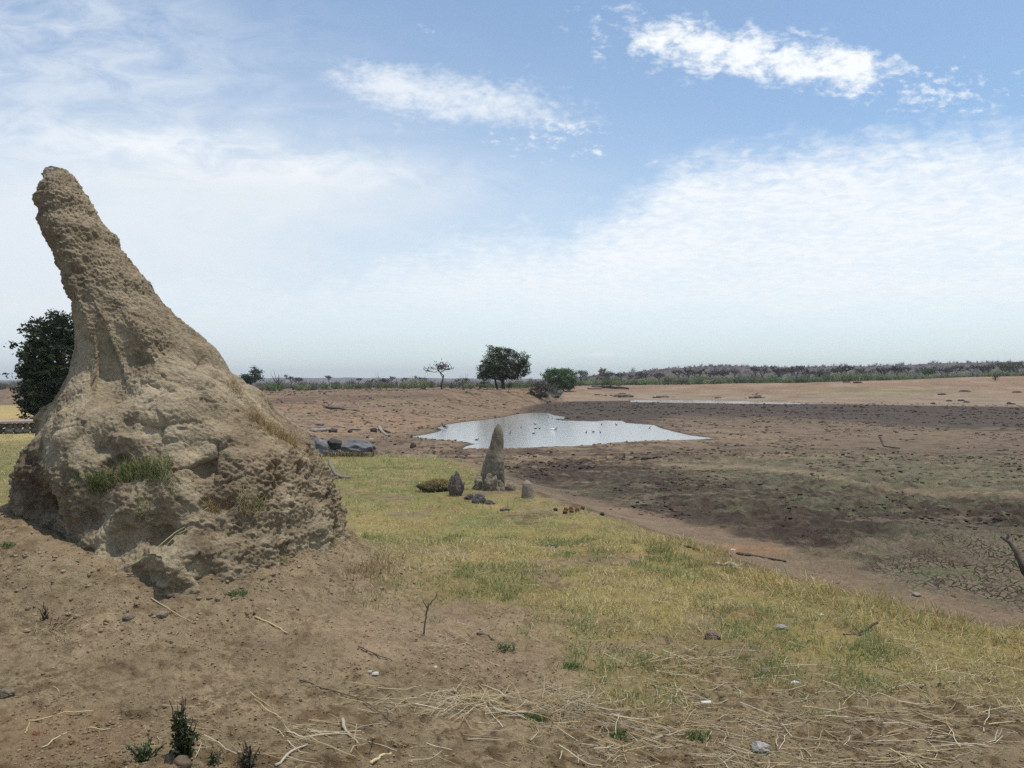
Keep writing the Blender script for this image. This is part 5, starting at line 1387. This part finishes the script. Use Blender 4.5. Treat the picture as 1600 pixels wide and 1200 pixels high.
# ---------------------------------------------------------------- low stone wall at the left
def stone_wall():
    A = np.array([-26.5, 35.0]); B = np.array([-21.5, 39.5]); root = empty('stone_wall', (A[0], A[1], Hs(*A)), 'low stone wall with a pale flat coping left of the mound', 'wall')
    d = (B - A); ln = np.linalg.norm(d); d /= ln; nrm = np.array([-d[1], d[0]]); z0 = root.location.z
    mb = MB(); rr = random.Random(4); t = 0
    for row in range(2):
        t = rr.uniform(0, .2)
        while t < ln:
            w = rr.uniform(.18, .42); c = A + d * (t + w / 2) - A; g = Hs(*(A + d * t)) - z0
            rock_mb(mb, (c[0], c[1], g + .14 + row * .24), (w * .56, .24, .15), rr.randint(1, 900), np.array((.17, .145, .125)) * rr.uniform(.5, 1.6), .2, .15, (10, 14), math.atan2(d[1], d[0])); t += w
    mb.build('stones', M_ROCK, root)
    mc = MB()
    P = [];
    n = 26
    for i in range(n):
        q = d * ln * i / (n - 1); g = Hs(*(A + q)) - z0; jit = .02 * perlin(i * .7, 1.3, 2.2)
        for o, zz in ((-.34, .50), (.55, .50), (.55, .60), (-.34, .60)): P.append((q[0] + nrm[0] * o, q[1] + nrm[1] * o, g + zz + float(jit)))
    Q = [[i * 4 + a, i * 4 + (a + 1) % 4, i * 4 + 4 + (a + 1) % 4, i * 4 + 4 + a] for i in range(n - 1) for a in range(4)] + [[0, 3, 2, 1], [(n - 1) * 4 + a for a in range(4)]]
    mc.add(P, None, Q, (.34, .295, .255)); mc.build('coping', M_ROCK, root)


stone_wall()

# ---------------------------------------------------------------- water birds
def bird_mesh(col, neck=1.0, legs=0.0, s=1.0):
    mb = MB()
    P = np.array([(-.24, 0, .07), (-.17, 0, .07), (-.08, 0, .06), (.02, 0, .06), (.10, 0, .075), (.15, 0, .11 + .03 * neck), (.165, 0, .14 + .09 * neck), (.20, 0, .16 + .11 * neck), (.235, 0, .155 + .11 * neck), (.30, 0, .14 + .11 * neck)]) * s
    P[:, 2] += legs
    mb.tube(resample(P, 26), np.interp(np.linspace(0, 1, 26), np.linspace(0, 1, 10), [.008, .04, .075, .085, .065, .035, .026, .034, .025, .006]) * s, 10, col)
    if legs:
        for q in (-.025, .025): mb.tube([(0, q, 0), (.01, q, legs * .5), (0, q, legs + .03)], .008, 4, (.05, .045, .03))
    return mb.mesh('bird', True)


D1 = bird_mesh((.045, .035, .028)); D2 = bird_mesh((.075, .055, .04), .5); W1 = bird_mesh((.8, .8, .78), 1.2, 0, 1.6); S1 = bird_mesh((.05, .045, .04), 1.5, .25, 1.5)
for i, (px, py, me, lab, grp) in enumerate([(797, 677, D1, 0, 1), (834, 677.5, D2, 0, 1), (814, 668, D2, 0, 1), (837, 670, D1, 0, 1), (843, 670, D2, 0, 1), (916, 676, D1, 0, 1), (927, 675, D2, 0, 1), (938, 676, D1, 0, 1), (868, 671, D1, 'dark duck right behind the white bird on the pond', 0),
                                       (963, 664, D2, 0, 1), (940, 664, D1, 0, 1), (836, 663, D2, 0, 1), (857, 652, D1, 0, 1), (863, 654, D2, 0, 1), (1015, 669, D1, 0, 1), (864, 671.5, W1, 'white water bird in the middle of the pond', 0),
                                       (694, 670.5, S1, 'dark wading bird standing at the left tip of the pond', 0), (697, 669, D1, 'small dark bird next to the wading bird', 0), (745, 687.5, D2, 'dark bird resting near the clods left of the spire', 0)]):
    x, y = at_level(px, py, WATER_Z); o = bpy.data.objects.new('water_bird', me); COL.objects.link(o)
    if not me.materials: me.materials.append(M_FEATHER)
    onland = me is S1
    o.location = (x, y, WATER_Z - (.0 if onland else .02)); o.rotation_euler = (0, 0, rt.uniform(0, 6.3) if not lab else (2.8 if me is S1 else .3)); o.scale = (.62,) * 3
    tag(o, lab or 'small dark duck swimming on the pond', 'bird', 'dark ducks swimming on the pond' if grp else None)

# ---------------------------------------------------------------- light, air, sky, camera
SUN_EL, SUN_AZ = math.radians(78), math.radians(74)
sd = np.array([math.sin(SUN_AZ) * math.cos(SUN_EL), math.cos(SUN_AZ) * math.cos(SUN_EL), math.sin(SUN_EL)])
li = bpy.data.lights.new('sun', 'SUN'); li.energy = 3.2; li.angle = math.radians(0.8); li.color = (1, .95, .87)
lo = bpy.data.objects.new('sun', li); COL.objects.link(lo)
from mathutils import Vector
lo.rotation_euler = Vector(sd).to_track_quat('Z', 'Y').to_euler()


def build_world():
    w = bpy.data.worlds.new('World'); SC.world = w; w.use_nodes = True
    nt = w.node_tree; nt.nodes.clear()
    out = N(nt, 'ShaderNodeOutputWorld'); bg = N(nt, 'ShaderNodeBackground'); bg.inputs['Strength'].default_value = 0.125; L(nt, bg.outputs[0], out.inputs[0])
    sky = N(nt, 'ShaderNodeTexSky', sky_type='NISHITA'); sky.sun_disc = False; sky.sun_elevation = SUN_EL; sky.sun_rotation = SUN_AZ
    sky.altitude = 900; sky.air_density = 1.0; sky.dust_density = 1.2; sky.ozone_density = 1.0
    tc = N(nt, 'ShaderNodeTexCoord'); sp = N(nt, 'ShaderNodeSeparateXYZ'); L(nt, tc.outputs['Generated'], sp.inputs[0])
    X, Y, Z = sp.outputs

    def m(op, a, b=0.0, c=None):
        n = N(nt, 'ShaderNodeMath', operation=op)
        for i, v in enumerate((a, b) if c is None else (a, b, c)):
            if isinstance(v, (int, float)): n.inputs[i].default_value = v
            else: L(nt, v, n.inputs[i])
        return n.outputs[0]

    def sm(a, b, v):
        n = N(nt, 'ShaderNodeMapRange', interpolation_type='SMOOTHSTEP'); L(nt, v, n.inputs['Value'])
        lo, hi = (a, b) if a < b else (b, a)
        n.inputs['From Min'].default_value = lo; n.inputs['From Max'].default_value = hi
        n.inputs['To Min'].default_value = 0 if a < b else 1; n.inputs['To Max'].default_value = 1 if a < b else 0
        return n.outputs[0]

    def vec(a, b, c=0.0):
        n = N(nt, 'ShaderNodeCombineXYZ')
        for i, v in enumerate((a, b, c)):
            if isinstance(v, (int, float)): n.inputs[i].default_value = v
            else: L(nt, v, n.inputs[i])
        return n.outputs[0]

    def noise(v, sc, det=6, ro=.55, dist=0.0):
        n = N(nt, 'ShaderNodeTexNoise'); n.inputs['Scale'].default_value = sc; n.inputs['Detail'].default_value = det; n.inputs['Roughness'].default_value = ro; n.inputs['Distortion'].default_value = dist
        L(nt, v, n.inputs['Vector']); return n.outputs['Fac']
    yc = m('MAXIMUM', Y, 0.12)
    PX = m('MULTIPLY_ADD', m('DIVIDE', X, yc), 12.32, 8.0); PY = m('MULTIPLY_ADD', m('DIVIDE', Z, yc), -12.32, 6.0)   # bearings around north, in hundredths
    zc = m('ADD', m('MAXIMUM', Z, 0.0), 0.12)
    cl = vec(m('DIVIDE', X, zc), m('DIVIDE', Y, zc))                       # a flat cloud deck overhead
    sc = vec(PX, m('MULTIPLY', PY, 1.7))
    sl = vec(m('ADD', PX, m('MULTIPLY', PY, 0.6)), m('MULTIPLY', m('SUBTRACT', PY, m('MULTIPLY', PX, .12)), 2.6))
    nA = noise(cl, 1.6, 8, .6); nR = noise(cl, 16, 4, .55, .6); nP = noise(sc, 1.9, 9, .62, .35); nP2 = noise(sc, 5.0, 6, .62); nS = noise(sl, .9, 8, .62, .5); nB = noise(sc, .35, 3)

    def blob(cx, cy, rx, ry, tilt=0.0):
        u = m('DIVIDE', m('SUBTRACT', PX, cx), rx)
        v = m('DIVIDE', m('SUBTRACT', m('SUBTRACT', PY, cy), m('MULTIPLY', m('SUBTRACT', PX, cx), tilt)), ry)
        return m('POWER', 2.718, m('MULTIPLY', m('ADD', m('MULTIPLY', u, u), m('MULTIPLY', v, v)), -1.0))
    # A: the wide sheet
    ramp = N(nt, 'ShaderNodeValToRGB'); L(nt, m('DIVIDE', PX, 16.0), ramp.inputs[0])
    pts = [(0, .37), (.30, .345), (.44, .288), (.56, .282), (.60, .255), (.66, .185), (.75, .176), (.9, .152), (1.0, .142)]
    e = ramp.color_ramp.elements
    e[0].position = 0; e[0].color = (pts[0][1],) * 3 + (1,); e[1].position = 1; e[1].color = (pts[-1][1],) * 3 + (1,)
    for p, v in pts[1:-1]: q = e.new(p); q.color = (v, v, v, 1)
    edge = m('MULTIPLY', ramp.outputs[0], 12.0)
    d = m('SUBTRACT', PY, edge); d = m('ADD', d, m('MULTIPLY', m('SUBTRACT', nP, .5), 1.4)); d = m('ADD', d, m('MULTIPLY', m('SUBTRACT', nR, .5), .5))
    A = m('MULTIPLY', sm(-.1, .95, d), sm(5.95, 4.4, PY))
    A = m('MULTIPLY', A, m('ADD', .55, m('MULTIPLY', sm(.3, .7, m('ADD', m('MULTIPLY', nR, .55), m('MULTIPLY', nA, .45))), .42)))
    A = m('MULTIPLY', A, m('ADD', .5, m('MULTIPLY', sm(3, 10.5, PX), .5)))
    # B, C: broken white clouds
    def puffy(mask, n, th, soft=.16, k=.34): return sm(th, th + soft, m('ADD', n, m('MULTIPLY', mask, k)))
    B = m('MULTIPLY', puffy(m('ADD', blob(11.2, .75, 1.9, .48, .15), m('MULTIPLY', blob(13.3, 1.05, .9, .42), .7)), m('ADD', m('MULTIPLY', nP, .68), m('MULTIPLY', nP2, .32)), .605, .26), .97)
    C_ = m('MULTIPLY', puffy(m('ADD', blob(7.4, 1.58, 1.9, .45, .17), m('MULTIPLY', blob(6.0, 1.35, .9, .35, .2), .5)), m('ADD', m('MULTIPLY', nP, .35), m('ADD', m('MULTIPLY', nS, .3), m('MULTIPLY', nP2, .35))), .60, .34), .72)
    G = m('MULTIPLY', puffy(m('MULTIPLY', m('ADD', blob(14.6, 1.45, 1.5, .45, -.05), m('MULTIPLY', blob(8.6, 2.2, 1.4, .5), .8)), .65), m('ADD', m('MULTIPLY', nP, .45), m('MULTIPLY', nP2, .55)), .645, .2), .75)
    # D: slanting streaks on the left, E/F: thin veils
    D_ = m('MULTIPLY', m('MULTIPLY', blob(3.2, 2.38, 3.6, .34, .10), sm(.34, .66, nS)), .75)
    E_ = m('MULTIPLY', m('MULTIPLY', blob(.8, .6, 3.3, 1.5, .2), sm(.25, .75, nS)), .55)
    F_ = m('MULTIPLY', m('ADD', m('MULTIPLY', blob(0.3, 3.6, 7.0, 2.3), .80), m('MULTIPLY', blob(4.5, 2.9, 2.6, .5, .05), .35)), m('ADD', .45, m('MULTIPLY', m('ADD', nB, nS), .5)))
    H_ = m('MULTIPLY', blob(9.38, 5.54, .36, .035), .55)
    tot = A
    for q in (B, C_, G, D_, E_, H_):   # union of the layers
        tot = m('SUBTRACT', 1.0, m('MULTIPLY', m('SUBTRACT', 1.0, tot), m('SUBTRACT', 1.0, m('MINIMUM', q, 1.0))))
    front = sm(.02, .3, Y)
    other = m('MULTIPLY', sm(.42, .68, nA), .7)
    tot = m('ADD', m('MULTIPLY', tot, front), m('MULTIPLY', other, m('SUBTRACT', 1.0, front)))
    tot = m('MULTIPLY', tot, sm(-.01, .03, Z))
    mx = N(nt, 'ShaderNodeMixRGB'); L(nt, tot, mx.inputs[0])
    tint = N(nt, 'ShaderNodeMixRGB', blend_type='MULTIPLY'); tint.inputs[0].default_value = 1; tint.inputs[2].default_value = SKY_TINT
    L(nt, sky.outputs[0], tint.inputs[1])
    vl = N(nt, 'ShaderNodeMixRGB'); L(nt, m('MULTIPLY', m('MINIMUM', m('ADD', F_, m('ADD', .07, m('MULTIPLY', sm(1.5, 5.2, PY), .25))), .92), front), vl.inputs[0]); L(nt, tint.outputs[0], vl.inputs[1]); vl.inputs[2].default_value = VEIL
    L(nt, vl.outputs[0], mx.inputs[1]); mx.inputs[2].default_value = CLOUD
    L(nt, mx.outputs[0], bg.inputs['Color'])


SKY_TINT = (1.03, 1.17, 1.18, 1); CLOUD = (7.4, 7.6, 7.7, 1); VEIL = (6.25, 6.65, 6.95, 1)
build_world()

# air
def haze():
    m, nt, out = new_mat('haze_air'); pv = N(nt, 'ShaderNodeVolumePrincipled'); pv.inputs['Color'].default_value = (.90, .94, 1.0, 1); pv.inputs['Density'].default_value = 0.0002
    pv.inputs['Anisotropy'].default_value = 0.2
    L(nt, pv.outputs[0], out.inputs['Volume'])
    s, zb, zt = 6200, -4.5, 110.0
    V = [(-s, -s, zb), (s, -s, zb), (s, s, zb), (-s, s, zb), (-s, -s, zt), (s, -s, zt), (s, s, zt), (-s, s, zt)]
    me = bpy.data.meshes.new('haze'); me.from_pydata(V, [], [(0, 3, 2, 1), (4, 5, 6, 7), (0, 1, 5, 4), (1, 2, 6, 5), (2, 3, 7, 6), (3, 0, 4, 7)]); me.update()
    tag(obj('haze', me, m), 'thin dusty haze lying over the plain', 'haze', kind='stuff')


haze()

cam = bpy.data.cameras.new('camera'); cam.sensor_width = 36; cam.lens = 36 * F / 1600; cam.clip_end = 20000; cam.clip_start = .05
co = bpy.data.objects.new('camera', cam); COL.objects.link(co); co.location = (0, 0, EYE); co.rotation_euler = (math.pi / 2, 0, 0)
SC.camera = co
SC.view_settings.view_transform = 'Standard'; SC.view_settings.look = 'None'; SC.view_settings.exposure = 0.13; SC.view_settings.gamma = 1; SC.view_settings.use_curve_mapping = False
SC.cycles.max_bounces = 5; SC.cycles.volume_bounces = 0
SC.cycles.use_denoising = False
